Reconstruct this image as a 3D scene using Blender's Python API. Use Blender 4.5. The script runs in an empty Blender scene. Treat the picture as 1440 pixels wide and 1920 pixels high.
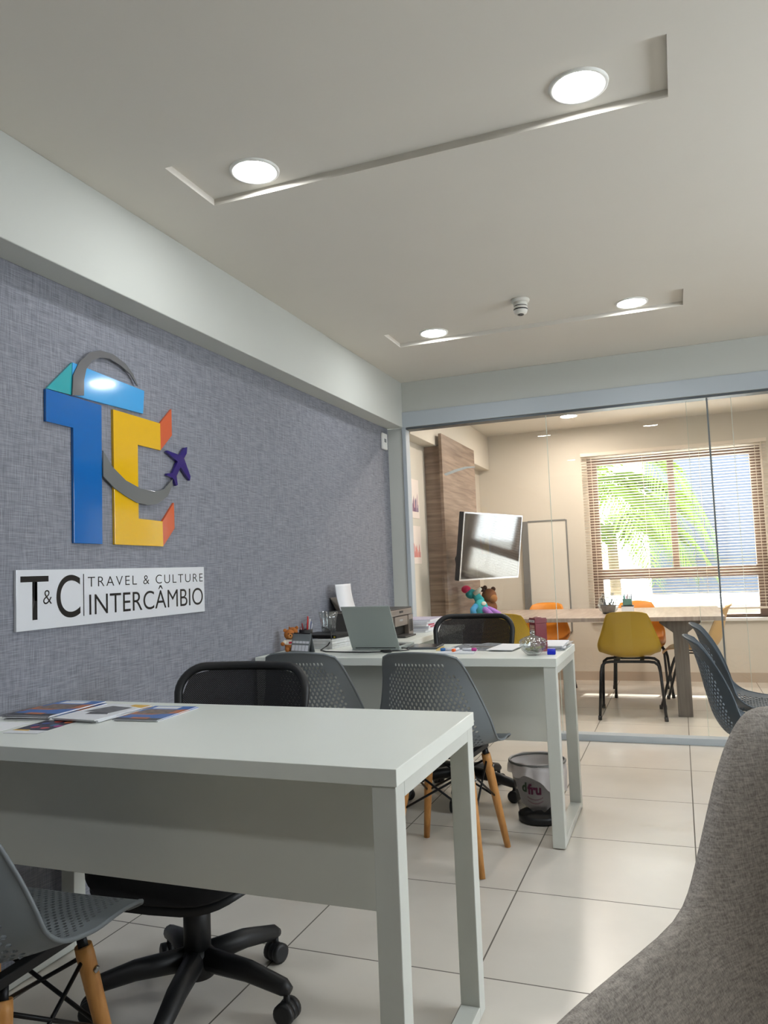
import bpy, bmesh, math, random
from mathutils import Vector, Matrix

random.seed(7)
S = bpy.context.scene
COL = S.collection
PI = math.pi

# ------------------------------------------------------------------ camera
YAW, PITCH, ROLL, FPX, CAMZ = -3.63636975e-01, 7.58608341e-02, -3.90119263e-02, 1439.69, 1.13
fw = Vector((math.sin(YAW) * math.cos(PITCH), math.cos(YAW) * math.cos(PITCH), math.sin(PITCH)))
rt = fw.cross(Vector((0, 0, 1))).normalized()
up = rt.cross(fw)
r2 = math.cos(ROLL) * rt + math.sin(ROLL) * up
u2 = -math.sin(ROLL) * rt + math.cos(ROLL) * up
cd = bpy.data.cameras.new('camera')
cam = bpy.data.objects.new('camera', cd)
COL.objects.link(cam)
cam.matrix_world = Matrix(((r2.x, u2.x, -fw.x, 0), (r2.y, u2.y, -fw.y, 0), (r2.z, u2.z, -fw.z, CAMZ), (0, 0, 0, 1)))
cd.sensor_fit = 'HORIZONTAL'
cd.sensor_width = 36
cd.lens = FPX / 1440 * 36
cd.clip_start = .02
S.camera = cam

# ------------------------------------------------------------------ world, sun, daylight, exposure
S.view_settings.view_transform = 'Standard'
S.view_settings.look = 'None'
S.view_settings.gamma = 1
S.view_settings.use_curve_mapping = False
S.view_settings.exposure = 0.0
W = bpy.data.worlds.new('world')
S.world = W
W.use_nodes = True
bg = W.node_tree.nodes['Background']
bg.inputs[0].default_value = (0.86, 0.93, 1.0, 1)
bg.inputs[1].default_value = 13.0


def light(name, kind, energy, color, loc, direction, size=None, size_y=None):
    d = bpy.data.lights.new(name, kind)
    d.energy = energy
    d.color = color
    if kind == 'AREA':
        d.shape = 'RECTANGLE'
        d.size = size
        d.size_y = size_y
    o = bpy.data.objects.new(name, d)
    COL.objects.link(o)
    o.location = loc
    o.rotation_euler = Vector(direction).to_track_quat('-Z', 'Y').to_euler()
    return o


sun = light('sun', 'SUN', 9.0, (1, .95, .86), (0, 12, 8), (-.12, -.79, -.61))
sun.data.angle = math.radians(.6)
# daylight through the openings of the place: the office window in the right wall
light('daylight_right_window', 'AREA', 12, (.86, .94, 1.0), (2.62, 2.4, 1.5), (-1, 0, -.12), 1.7, 1.1)

# ------------------------------------------------------------------ materials
MATS = {}


def srgb(r, g, b):
    def f(c):
        c /= 255
        return c / 12.92 if c <= .04045 else ((c + .055) / 1.055) ** 2.4
    return (f(r), f(g), f(b), 1)


def mat(name, rgb, rough=.5, metal=0., noise=0., nscale=8., bump=0., bscale=60., trans=0., spec=.5, stretch=(1, 1, 1), coat=0., alpha=1., sss=0.):
    if name in MATS:
        return MATS[name]
    m = bpy.data.materials.new(name)
    m.use_nodes = True
    nt = m.node_tree
    b = nt.nodes['Principled BSDF']
    c = srgb(*rgb)
    b.inputs['Base Color'].default_value = c
    b.inputs['Roughness'].default_value = rough
    b.inputs['Metallic'].default_value = metal
    b.inputs['Specular IOR Level'].default_value = spec
    b.inputs['Transmission Weight'].default_value = trans
    b.inputs['Coat Weight'].default_value = coat
    b.inputs['Alpha'].default_value = alpha
    tc = nt.nodes.new('ShaderNodeTexCoord')
    mp = nt.nodes.new('ShaderNodeMapping')
    mp.inputs['Scale'].default_value = stretch
    nt.links.new(tc.outputs['Object'], mp.inputs[0])
    n = nt.nodes.new('ShaderNodeTexNoise')
    n.inputs['Scale'].default_value = nscale
    n.inputs['Detail'].default_value = 6
    nt.links.new(mp.outputs[0], n.inputs[0])
    r = nt.nodes.new('ShaderNodeMapRange')
    r.inputs['From Min'].default_value = .3
    r.inputs['From Max'].default_value = .7
    r.inputs['To Min'].default_value = 1 - noise
    r.inputs['To Max'].default_value = 1 + noise
    nt.links.new(n.outputs['Fac'], r.inputs[0])
    hs = nt.nodes.new('ShaderNodeHueSaturation')
    hs.inputs['Color'].default_value = c
    nt.links.new(r.outputs[0], hs.inputs['Value'])
    nt.links.new(hs.outputs[0], b.inputs['Base Color'])
    if bump:
        n2 = nt.nodes.new('ShaderNodeTexNoise')
        n2.inputs['Scale'].default_value = bscale
        n2.inputs['Detail'].default_value = 3
        nt.links.new(mp.outputs[0], n2.inputs[0])
        bp = nt.nodes.new('ShaderNodeBump')
        bp.inputs['Strength'].default_value = bump
        bp.inputs['Distance'].default_value = .002
        nt.links.new(n2.outputs['Fac'], bp.inputs['Height'])
        nt.links.new(bp.outputs[0], b.inputs['Normal'])
    MATS[name] = m
    return m


def emit(name, rgb, strength):
    m = bpy.data.materials.new(name)
    m.use_nodes = True
    nt = m.node_tree
    nt.nodes.remove(nt.nodes['Principled BSDF'])
    e = nt.nodes.new('ShaderNodeEmission')
    e.inputs[0].default_value = srgb(*rgb)
    e.inputs[1].default_value = strength
    nt.links.new(e.outputs[0], nt.nodes['Material Output'].inputs[0])
    return m


def math_node(nt, op, a, b=None, c=None):
    n = nt.nodes.new('ShaderNodeMath')
    n.operation = op
    for i, v in enumerate((a, b, c)):
        if v is None:
            continue
        if isinstance(v, (int, float)):
            n.inputs[i].default_value = v
        else:
            nt.links.new(v, n.inputs[i])
    return n.outputs[0]


def mat_tiles():
    m = mat('porcelain_tiles', (212, 206, 196), .28, noise=.05, nscale=3, bump=.05, bscale=9)
    nt = m.node_tree
    b = nt.nodes['Principled BSDF']
    tc = nt.nodes.new('ShaderNodeTexCoord')
    sx = nt.nodes.new('ShaderNodeSeparateXYZ')
    nt.links.new(tc.outputs['Object'], sx.inputs[0])
    masks = []
    ids = []
    for out, o, s in ((sx.outputs[0], -.012 - 20 * .588, .588), (sx.outputs[1], 3.318 - 20 * .586, .586)):
        t = math_node(nt, 'DIVIDE', math_node(nt, 'SUBTRACT', out, o), s)
        fr = math_node(nt, 'FRACT', t)
        ids.append(math_node(nt, 'FLOOR', t))
        d = math_node(nt, 'ABSOLUTE', math_node(nt, 'SUBTRACT', fr, .5))
        masks.append(math_node(nt, 'GREATER_THAN', d, .5 - .0024 / s))
    g = math_node(nt, 'MAXIMUM', masks[0], masks[1])
    wn = nt.nodes.new('ShaderNodeTexWhiteNoise')
    wn.noise_dimensions = '2D'
    cx = nt.nodes.new('ShaderNodeCombineXYZ')
    nt.links.new(ids[0], cx.inputs[0])
    nt.links.new(ids[1], cx.inputs[1])
    nt.links.new(cx.outputs[0], wn.inputs['Vector'])
    tint = math_node(nt, 'MULTIPLY_ADD', wn.outputs['Value'], .06, .97)
    old = b.inputs['Base Color'].links[0].from_socket
    hs = nt.nodes.new('ShaderNodeHueSaturation')
    nt.links.new(old, hs.inputs['Color'])
    nt.links.new(tint, hs.inputs['Value'])
    mx = nt.nodes.new('ShaderNodeMix')
    mx.data_type = 'RGBA'
    nt.links.new(g, mx.inputs['Factor'])
    nt.links.new(hs.outputs[0], mx.inputs['A'])
    mx.inputs['B'].default_value = srgb(96, 90, 82)
    nt.links.new(mx.outputs['Result'], b.inputs['Base Color'])
    rg = math_node(nt, 'MULTIPLY_ADD', g, .5, .27)
    nt.links.new(rg, b.inputs['Roughness'])
    return m


def mat_weave(name, rgb, rgb2, s1=420, s2=9, rough=.9, bump=.25, plane='YZ'):
    """Woven cloth: two crossed families of stretched noise threads."""
    m = bpy.data.materials.new(name)
    m.use_nodes = True
    nt = m.node_tree
    b = nt.nodes['Principled BSDF']
    b.inputs['Roughness'].default_value = rough
    b.inputs['Specular IOR Level'].default_value = .2
    tc = nt.nodes.new('ShaderNodeTexCoord')
    outs = []
    for sc in ((s1, s1, s2), (s2, s2, s1)):
        mp = nt.nodes.new('ShaderNodeMapping')
        mp.inputs['Scale'].default_value = sc
        nt.links.new(tc.outputs['Object'], mp.inputs[0])
        n = nt.nodes.new('ShaderNodeTexNoise')
        n.inputs['Scale'].default_value = 1
        n.inputs['Detail'].default_value = 3
        nt.links.new(mp.outputs[0], n.inputs[0])
        outs.append(n.outputs['Fac'])
    a = math_node(nt, 'ADD', outs[0], outs[1])
    r = nt.nodes.new('ShaderNodeMapRange')
    r.inputs['From Min'].default_value = .72
    r.inputs['From Max'].default_value = 1.28
    nt.links.new(a, r.inputs[0])
    mx = nt.nodes.new('ShaderNodeMix')
    mx.data_type = 'RGBA'
    nt.links.new(r.outputs[0], mx.inputs['Factor'])
    mx.inputs['A'].default_value = srgb(*rgb)
    mx.inputs['B'].default_value = srgb(*rgb2)
    nt.links.new(mx.outputs['Result'], b.inputs['Base Color'])
    bp = nt.nodes.new('ShaderNodeBump')
    bp.inputs['Strength'].default_value = bump
    bp.inputs['Distance'].default_value = .001
    nt.links.new(a, bp.inputs['Height'])
    nt.links.new(bp.outputs[0], b.inputs['Normal'])
    return m


def mat_wood(name, rgb, rgb2, sc=(1, 1, 14), rough=.5, scale=3.):
    m = bpy.data.materials.new(name)
    m.use_nodes = True
    nt = m.node_tree
    b = nt.nodes['Principled BSDF']
    b.inputs['Roughness'].default_value = rough
    tc = nt.nodes.new('ShaderNodeTexCoord')
    mp = nt.nodes.new('ShaderNodeMapping')
    mp.inputs['Scale'].default_value = sc
    nt.links.new(tc.outputs['Object'], mp.inputs[0])
    n = nt.nodes.new('ShaderNodeTexNoise')
    n.inputs['Scale'].default_value = scale
    n.inputs['Detail'].default_value = 8
    n.inputs['Distortion'].default_value = .6
    nt.links.new(mp.outputs[0], n.inputs[0])
    r = nt.nodes.new('ShaderNodeMapRange')
    r.inputs['From Min'].default_value = .3
    r.inputs['From Max'].default_value = .7
    nt.links.new(n.outputs['Fac'], r.inputs[0])
    mx = nt.nodes.new('ShaderNodeMix')
    mx.data_type = 'RGBA'
    nt.links.new(r.outputs[0], mx.inputs['Factor'])
    mx.inputs['A'].default_value = srgb(*rgb)
    mx.inputs['B'].default_value = srgb(*rgb2)
    nt.links.new(mx.outputs['Result'], b.inputs['Base Color'])
    return m


def mat_glass_sheet(name, tint=(1, 1, 1, 1), refl=1.0):
    """Clear architectural sheet: see-through with a fresnel reflection."""
    m = bpy.data.materials.new(name)
    m.use_nodes = True
    nt = m.node_tree
    nt.nodes.remove(nt.nodes['Principled BSDF'])
    t = nt.nodes.new('ShaderNodeBsdfTransparent')
    t.inputs[0].default_value = tint
    g = nt.nodes.new('ShaderNodeBsdfGlossy')
    g.inputs['Roughness'].default_value = 0.0
    f = nt.nodes.new('ShaderNodeLayerWeight')
    f.inputs[0].default_value = .5
    k = math_node(nt, 'MULTIPLY_ADD', math_node(nt, 'POWER', f.outputs['Facing'], 5), .85, .045 * refl)
    mx = nt.nodes.new('ShaderNodeMixShader')
    nt.links.new(k, mx.inputs[0])
    nt.links.new(t.outputs[0], mx.inputs[1])
    nt.links.new(g.outputs[0], mx.inputs[2])
    nt.links.new(mx.outputs[0], nt.nodes['Material Output'].inputs[0])
    return m


def mat_net(name, rgb, scale=260, open_=.34):
    """Knitted net with real openings between round cells."""
    m = bpy.data.materials.new(name)
    m.use_nodes = True
    nt = m.node_tree
    b = nt.nodes['Principled BSDF']
    b.inputs['Base Color'].default_value = srgb(*rgb)
    b.inputs['Roughness'].default_value = .6
    tc = nt.nodes.new('ShaderNodeTexCoord')
    v = nt.nodes.new('ShaderNodeTexVoronoi')
    v.inputs['Scale'].default_value = scale
    v.inputs['Randomness'].default_value = 0
    mp = nt.nodes.new('ShaderNodeMapping')
    mp.inputs['Rotation'].default_value = (0, PI / 4, 0)
    mp.inputs['Scale'].default_value = (1, 0.001, 1)
    nt.links.new(tc.outputs['Object'], mp.inputs[0])
    nt.links.new(mp.outputs[0], v.inputs['Vector'])
    a = math_node(nt, 'GREATER_THAN', v.outputs['Distance'], open_)
    nt.links.new(a, b.inputs['Alpha'])
    return m


M = dict(
    ceil=mat('ceiling_paint', (216, 211, 201), .9, noise=.015, nscale=2),
    wall=mat('wall_paint', (194, 196, 190), .85, noise=.015, nscale=2, bump=.05, bscale=40),
    wall_warm=mat('meeting_wall_paint', (214, 206, 192), .85, noise=.015, nscale=2),
    frame=mat('partition_frame_paint', (176, 184, 190), .45),
    track=mat('dark_track', (92, 98, 102), .4, .5),
    white_gloss=mat('white_laminate', (226, 230, 223), .32, noise=.01, nscale=3),
    white_panel=mat('white_panel_laminate', (208, 209, 200), .5, noise=.012, nscale=3),
    edge=mat('laminate_edge', (212, 208, 196), .5, noise=.05, nscale=25, stretch=(1, 1, 8)),
    white_metal=mat('white_painted_steel', (204, 207, 200), .4, noise=.04, nscale=6),
    black=mat('black_plastic', (20, 21, 23), .5, bump=.1, bscale=300),
    blackfab=mat('black_fabric', (13, 13, 16), .9, bump=.4, bscale=500),
    grey_pl=mat('grey_plastic', (112, 118, 122), .5, bump=.05, bscale=300),
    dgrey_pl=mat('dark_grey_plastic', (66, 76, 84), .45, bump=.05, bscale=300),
    wood_leg=mat_wood('beech_leg', (178, 120, 58), (206, 150, 84), (6, 6, 1), .45, 12),
    chrome=mat('brushed_metal', (170, 170, 170), .25, 1.),
    dark_metal=mat('black_steel', (28, 28, 30), .4, .6),
    plywood=mat_wood('walnut_laminate', (112, 90, 74), (156, 134, 114), (1, 1, 16), .5, 2.2),
    tabletop=mat_wood('grey_oak_laminate', (158, 140, 128), (186, 170, 158), (14, 1, 1), .35, 2.2),
    tableleg=mat_wood('dark_grey_wood', (92, 84, 76), (124, 114, 104), (14, 14, 1), .5, 3),
    paper=mat('white_paper', (232, 233, 236), .8),
    glass=mat_glass_sheet('partition_glass', (.97, .985, .975, 1), 1.0),
)
M['cglass'] = mat_glass_sheet('clear_glass', (.93, .95, .95, 1), 3.5)


# ------------------------------------------------------------------ mesh helpers
class MB:
    def __init__(s):
        s.bm = bmesh.new()

    def box(s, x0, x1, y0, y1, z0, z1, mi=0, xf=None):
        vs = [s.bm.verts.new(p) for p in ((x0, y0, z0), (x1, y0, z0), (x1, y1, z0), (x0, y1, z0), (x0, y0, z1), (x1, y0, z1), (x1, y1, z1), (x0, y1, z1))]
        if xf:
            for v in vs:
                v.co = xf @ v.co
        for f in ((0, 3, 2, 1), (4, 5, 6, 7), (0, 1, 5, 4), (1, 2, 6, 5), (2, 3, 7, 6), (3, 0, 4, 7)):
            s.bm.faces.new([vs[i] for i in f]).material_index = mi
        return s

    def tube(s, pts, r, n=10, closed=False, mi=0, flat=1.0):
        pts = [Vector(p) for p in pts]
        k = len(pts)
        rs = r if isinstance(r, (list, tuple)) else [r] * k
        rings = []
        prev = None
        for i, p in enumerate(pts):
            if closed:
                d = (pts[(i + 1) % k] - pts[i - 1]).normalized()
            else:
                d = (pts[min(i + 1, k - 1)] - pts[max(i - 1, 0)]).normalized()
            if prev is None:
                a = Vector((0, 0, 1)) if abs(d.z) < .9 else Vector((1, 0, 0))
            else:
                a = prev
            nrm = (a - d * a.dot(d)).normalized()
            prev = nrm
            b = d.cross(nrm)
            rings.append([s.bm.verts.new(p + rs[i] * (math.cos(2 * PI * j / n) * nrm * flat + math.sin(2 * PI * j / n) * b)) for j in range(n)])
        for i in range(k if closed else k - 1):
            A, B = rings[i], rings[(i + 1) % k]
            for j in range(n):
                f = s.bm.faces.new((A[j], A[(j + 1) % n], B[(j + 1) % n], B[j]))
                f.smooth = True
                f.material_index = mi
        if not closed:
            s.bm.faces.new(rings[0][::-1]).material_index = mi
            s.bm.faces.new(rings[-1]).material_index = mi
        return s

    def lathe(s, prof, c=(0, 0, 0), n=32, mi=0, caps=True, fn=None):
        rings = []
        for r, z in prof:
            ring = []
            for j in range(n):
                a = 2 * PI * j / n
                rr = r * (fn(a, z) if fn else 1)
                ring.append(s.bm.verts.new((c[0] + rr * math.cos(a), c[1] + rr * math.sin(a), c[2] + z)))
            rings.append(ring)
        for A, B in zip(rings, rings[1:]):
            for j in range(n):
                f = s.bm.faces.new((A[j], A[(j + 1) % n], B[(j + 1) % n], B[j]))
                f.smooth = True
                f.material_index = mi
        if caps:
            s.bm.faces.new(rings[0][::-1]).material_index = mi
            s.bm.faces.new(rings[-1]).material_index = mi
        return s

    def ball(s, c, r, sub=3, sc=(1, 1, 1), rot=None, mi=0):
        g = bmesh.ops.create_icosphere(s.bm, subdivisions=sub, radius=1)
        R_ = rot.to_matrix() if rot else Matrix.Identity(3)
        for v in g['verts']:
            q = Vector((v.co.x * r * sc[0], v.co.y * r * sc[1], v.co.z * r * sc[2]))
            v.co = R_ @ q + Vector(c)
            for f in v.link_faces:
                f.smooth = True
                f.material_index = mi
        return s

    def prism(s, pts, fn, d0, d1, mi=0):
        """polygon pts (2D) extruded between depths d0 and d1; fn(a, b, depth) -> 3D"""
        A = [s.bm.verts.new(fn(a, b, d0)) for a, b in pts]
        B = [s.bm.verts.new(fn(a, b, d1)) for a, b in pts]
        s.bm.faces.new(A[::-1]).material_index = mi
        s.bm.faces.new(B).material_index = mi
        n = len(pts)
        for i in range(n):
            s.bm.faces.new((A[i], A[(i + 1) % n], B[(i + 1) % n], B[i])).material_index = mi
        return s

    def quad(s, a, b, c, d, mi=0):
        s.bm.faces.new([s.bm.verts.new(p) for p in (a, b, c, d)]).material_index = mi
        return s

    def build(s, name, mats, parent=None, bevel=0, seg=2, weld=False, smooth=False, solid=0, sub=0, keep_normals=False):
        if weld:
            bmesh.ops.remove_doubles(s.bm, verts=s.bm.verts, dist=1e-5)
        if not keep_normals:
            bmesh.ops.recalc_face_normals(s.bm, faces=s.bm.faces)
        if smooth:
            for f in s.bm.faces:
                f.smooth = True
        me = bpy.data.meshes.new(name)
        s.bm.to_mesh(me)
        s.bm.free()
        for m in (mats if isinstance(mats, (list, tuple)) else [mats]):
            me.materials.append(m)
        o = bpy.data.objects.new(name, me)
        COL.objects.link(o)
        if parent:
            o.parent = parent
        if solid:
            md = o.modifiers.new('solid', 'SOLIDIFY')
            md.thickness = solid
            md.offset = 0
        if bevel:
            md = o.modifiers.new('bevel', 'BEVEL')
            md.width = bevel
            md.segments = seg
            md.limit_method = 'ANGLE'
        if sub:
            md = o.modifiers.new('sub', 'SUBSURF')
            md.levels = sub
            md.render_levels = sub
        return o


def freeze(o, angle=35):
    """bake the modifiers into the mesh and keep crisp edges sharp"""
    bpy.context.view_layer.update()
    dg = bpy.context.evaluated_depsgraph_get()
    me = bpy.data.meshes.new_from_object(o.evaluated_get(dg))
    o.modifiers.clear()
    o.data = me
    for p in me.polygons:
        p.use_smooth = True
    me.set_sharp_from_angle(angle=math.radians(angle))
    return o


def tag(o, label, cat, group=None):
    o['label'] = label
    o['category'] = cat
    if group:
        o['group'] = group
    return o


def thing(name, label, cat, loc=(0, 0, 0), rz=0, group=None):
    o = bpy.data.objects.new(name, None)
    o.empty_display_size = .1
    COL.objects.link(o)
    o.location = loc
    o.rotation_euler = (0, 0, rz)
    return tag(o, label, cat, group)


def struct(o):
    o['kind'] = 'structure'
    return o


def dup(o, parent=None):
    c = o.copy()
    COL.objects.link(c)
    c.parent = parent
    for ch in list(o.children):
        dup(ch, c)
    return c


def place(o, loc, rz, label, group=None):
    o.location = loc
    o.rotation_euler = (0, 0, rz)
    o['label'] = label
    if group:
        o['group'] = group
    return o


def text(name, s, mtx, size, m, parent, sx=1., extrude=.0008, spacing=1., align='LEFT', offset=0.):
    cu = bpy.data.curves.new(name, 'FONT')
    cu.body = s
    cu.size = size
    cu.extrude = extrude
    cu.space_character = spacing
    cu.align_x = align
    cu.offset = offset
    t = bpy.data.objects.new(name + '_curve', cu)
    COL.objects.link(t)
    bpy.context.view_layer.update()
    me = bpy.data.meshes.new_from_object(t)
    bpy.data.objects.remove(t)
    me.name = name
    me.transform(mtx @ Matrix.Diagonal((sx, 1, 1, 1)))
    me.materials.clear()
    me.materials.append(m)
    o = bpy.data.objects.new(name, me)
    COL.objects.link(o)
    o.parent = parent
    return o


def catmull(rows, t):
    """rows: (t, a, b, ...) ; smooth interpolation"""
    n = len(rows)
    for i in range(n - 1):
        if t <= rows[i + 1][0] or i == n - 2:
            break
    p1, p2 = rows[i], rows[i + 1]
    p0 = rows[i - 1] if i > 0 else p1
    p3 = rows[i + 2] if i + 2 < n else p2
    h = (p2[0] - p1[0])
    u = (t - p1[0]) / h
    out = []
    for k in range(1, len(p1)):
        m1 = (p2[k] - p0[k]) / max(p2[0] - p0[0], 1e-6) * h
        m2 = (p3[k] - p1[k]) / max(p3[0] - p1[0], 1e-6) * h
        out.append((2 * u ** 3 - 3 * u * u + 1) * p1[k] + (u ** 3 - 2 * u * u + u) * m1 + (-2 * u ** 3 + 3 * u * u) * p2[k] + (u ** 3 - u * u) * m2)
    return out


# ------------------------------------------------------------------ the setting
WX = -1.89      # papered wall
BX = -1.772     # bulkhead face
RX = 2.6        # right wall
PY = 5.10       # front of the partition
BY = 7.70       # back wall of the meeting room
FY = -1.6       # wall behind the camera
CZ = 2.459
DZ = .75        # desk height

struct(MB().box(-2.1, RX + .2, FY - .2, BY + .2, -.1, 0).build('floor', mat_tiles()))

# ceiling with two sunk troughs that hold the downlights
TR = [(-1.477, .055, 2.005, 2.29), (-1.48, .104, 4.0, 4.27), (-1.477, .055, -.09, .18), (1.0, 2.4, 2.005, 2.29)]  # last two troughs unseen, added to keep their lamps' light off the beam
RD = .024
b = MB()
xs = sorted({-2.1, RX + .2} | {v for t in TR for v in t[:2]})
ys = sorted({FY - .2, PY + .05} | {v for t in TR for v in t[2:]})
for i in range(len(xs) - 1):
    for j in range(len(ys) - 1):
        cx, cy = (xs[i] + xs[i + 1]) / 2, (ys[j] + ys[j + 1]) / 2
        sunk = any(t[0] < cx < t[1] and t[2] < cy < t[3] for t in TR)
        z = CZ + RD if sunk else CZ
        b.quad((xs[i], ys[j], z), (xs[i], ys[j + 1], z), (xs[i + 1], ys[j + 1], z), (xs[i + 1], ys[j], z))
for x0, x1, y0, y1 in TR:
    for a, c in (((x0, y0), (x1, y0)), ((x1, y0), (x1, y1)), ((x1, y1), (x0, y1)), ((x0, y1), (x0, y0))):
        b.quad((*a, CZ), (*c, CZ), (*c, CZ + RD), (*a, CZ + RD))
b.quad((-2.1, FY - .2, CZ + .12), (RX + .2, FY - .2, CZ + .12), (RX + .2, PY + .05, CZ + .12), (-2.1, PY + .05, CZ + .12))
struct(b.build('ceiling', M['ceil'], keep_normals=True))
struct(MB().box(-2.1, RX + .2, PY + .05, BY + .2, CZ, CZ + .12).build('ceiling', M['ceil']))

weave = mat_weave('woven_wallpaper', (108, 109, 117), (151, 153, 162), 420, 16)
struct(MB().box(WX - .12, WX, FY, PY, 0, CZ).build('wall_left', weave))
struct(MB().box(WX, BX, FY, PY, 2.134, CZ).build('trim_1', M['wall'], bevel=.003))
struct(MB().box(WX - .05, BX, PY, PY + .12, 0, 2.134).build('wall_left', M['wall'], bevel=.002))      # pier beside the glass
struct(MB().box(BX - .12, RX, PY, PY + .12, 2.243, CZ).build('trim_2', M['wall'], bevel=.003))   # beam over the glass
struct(MB().box(WX - .12, RX + .2, FY - .15, FY, 0, CZ).build('wall_front', mat('taupe_paint', (128, 120, 110), .85)))
# right wall of the office with its window
b = MB()
WY0, WY1, WZ0, WZ1 = 1.5, 3.3, .95, 2.05
for x0, x1, y0, y1, z0, z1 in ((RX, RX + .15, FY, WY0, 0, CZ), (RX, RX + .15, WY1, BY, 0, CZ), (RX, RX + .15, WY0, WY1, 0, WZ0), (RX, RX + .15, WY0, WY1, WZ1, CZ)):
    b.box(x0, x1, y0, y1, z0, z1)
struct(b.build('wall_right', mat('grey_paint', (158, 154, 146), .85)))
b = MB()
for y in (WY0, (WY0 + WY1) / 2, WY1):
    b.box(RX + .04, RX + .09, y - .025, y + .025, WZ0, WZ1)
b.box(RX + .04, RX + .09, WY0, WY1, WZ0, WZ0 + .05).box(RX + .04, RX + .09, WY0, WY1, WZ1 - .05, WZ1)
struct(b.build('window_2', M['white_metal']))

# partition frame and glass
struct(MB().box(BX - .01, RX, PY - .012, PY, 2.134, 2.243).build('trim_3', M['frame'], bevel=.002))
struct(MB().box(BX, RX, PY + .0, PY + .09, 2.118, 2.134).build('trim_4', M['track']))
struct(MB().box(BX - .006, BX + .022, PY - .012, PY + .07, 0, 2.134).build('trim_5', M['frame'], bevel=.002))
struct(MB().box(BX + .022, RX, PY - .01, PY + .075, 0, .042).build('trim_6', M['frame'], bevel=.003))
GY = PY + .03
panes = [(-1.745, -.772, GY), (-.769, .235, GY), (.10, 1.1, GY + .045), (1.1, RX, GY)]
for i, (x0, x1, y) in enumerate(panes):
    o = MB().quad((x0, y, .042), (x1, y, .042), (x1, y, 2.118), (x0, y, 2.118)).build('window_%d' % (i + 3), M['glass'])
    struct(o)
gedge = mat('glass_edge', (196, 206, 196), .2, spec=.8)
dedge = mat('door_edge_strip', (120, 128, 132), .3, .5)
struct(MB().box(-.7725, -.769, GY - .004, GY + .004, .042, 2.118).build('trim_7', gedge))
struct(MB().box(.217, .227, GY - .006, GY + .006, .042, 2.134).build('trim_8', dedge))
struct(MB().box(.10, .1025, GY + .041, GY + .049, .042, 2.118).build('trim_9', gedge))
struct(MB().box(.36, .3625, GY + .041, GY + .049, .042, 2.118).build('trim_10', gedge))
# strip of adhesive tape left on the glass
tape = mat('clear_tape', (214, 214, 206), .4)
o = MB().prism([(-1.495, 1.785), (-1.48, 1.770), (-1.40, 1.793), (-1.325, 1.81), (-1.27, 1.81), (-1.27, 1.819), (-1.34, 1.823), (-1.41, 1.810)], lambda a, c, d: (a, d, c), GY - .0012, GY - .0004).build('tape_strip', tape)
tag(o, 'whitish strip of tape stuck on the glass in front of the brown board', 'tape')

# meeting room
struct(MB().box(WX - .12, WX + .02, PY + .12, BY, 0, CZ).build('wall_left', M['wall_warm']))
struct(MB().box(WX, -1.76, PY + .12, BY, 2.11, CZ).build('trim_11', M['wall_warm'], bevel=.003))
OX0, OX1, OZ0, OZ1 = -.79, .75, .58, 2.14   # window opening
b = MB()
for x0, x1, z0, z1 in ((WX - .1, OX0, 0, CZ), (OX1, RX, 0, CZ), (OX0, OX1, 0, OZ0), (OX0, OX1, OZ1, CZ)):
    b.box(x0, x1, BY, BY + .16, z0, z1)
struct(b.build('wall_back', M['wall_warm']))
basem = mat('beige_skirting', (186, 170, 152), .5)
struct(MB().box(WX + .02, RX, BY - .012, BY, 0, .085).build('baseboard_back', basem))
struct(MB().box(WX + .02, WX + .032, PY + .12, BY - .012, 0, .085).build('baseboard_left', basem))
# window frame with a middle post and a low rail
fr = mat('brown_aluminium', (128, 108, 96), .4, .4)
b = MB()
y0, y1 = BY + .05, BY + .11
for x in (OX0 + .045, -.025, OX1 - .045):
    b.box(x - .045 if x != -.025 else x - .03, x + .045 if x != -.025 else x + .03, y0, y1, 1.0505 if x == -.025 else OZ0, OZ1 - .0705 if x == -.025 else OZ1)
b.box(OX0 + .09, OX1 - .09, y0 + .004, y1 - .004, OZ1 - .07, OZ1).box(OX0 + .09, OX1 - .09, y0 + .004, y1 - .004, .955, 1.05).box(OX0 + .09, OX1 - .09, y0 + .004, y1 - .004, OZ0, OZ0 + .03)
win = struct(b.build('window_1', fr, bevel=.004))
o = MB().quad((OX0, BY + .08, OZ0), (OX1, BY + .08, OZ0), (OX1, BY + .08, OZ1), (OX0, BY + .08, OZ1)).build('window_pane', mat_glass_sheet('window_glass'), win)
struct(MB().box(OX0 - .03, OX1 + .03, BY - .03, BY + .05, OZ0 - .03, OZ0).build('trim_12', mat('white_sill', (235, 232, 226), .35), bevel=.004))

# ------------------------------------------------------------------ outside the window
ground = struct(MB().box(-9, 9, BY + .2, 24, -.6, -.1).build('ground', mat('outdoor_paving', (170, 168, 160), .9, noise=.1)))
t = thing('neighbouring_building', 'pale grey blue building seen through the window slats behind the palm', 'building', (1.4, 15, -.1))
MB().box(-1.9, 5.5, 0, 3, 0, 4.9).build('wall', mat('outdoor_render', (72, 80, 92), .9, noise=.05, nscale=1), t)
for zz in (1.2, 3.6):
    for xx in (-1.0, .9, 2.8):
        MB().box(xx - .4, xx + .4, -.04, .02, zz, zz + 1.0).build('window', mat('outdoor_window', (52, 62, 78), .6), t)
t = thing('terrace_ledge', 'sunlit white ledge just outside the meeting room window below the palm fronds', 'ledge', (0, 7.95, .40))
MB().box(-3, 3, 0, 1.9, 0, .28).build('slab', mat('outdoor_white', (232, 230, 224), .9), t)
MB().box(-3, 3, 1.85, 1.95, .28, .31).build('coping', mat('outdoor_white', (232, 230, 224), .9), t)

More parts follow.
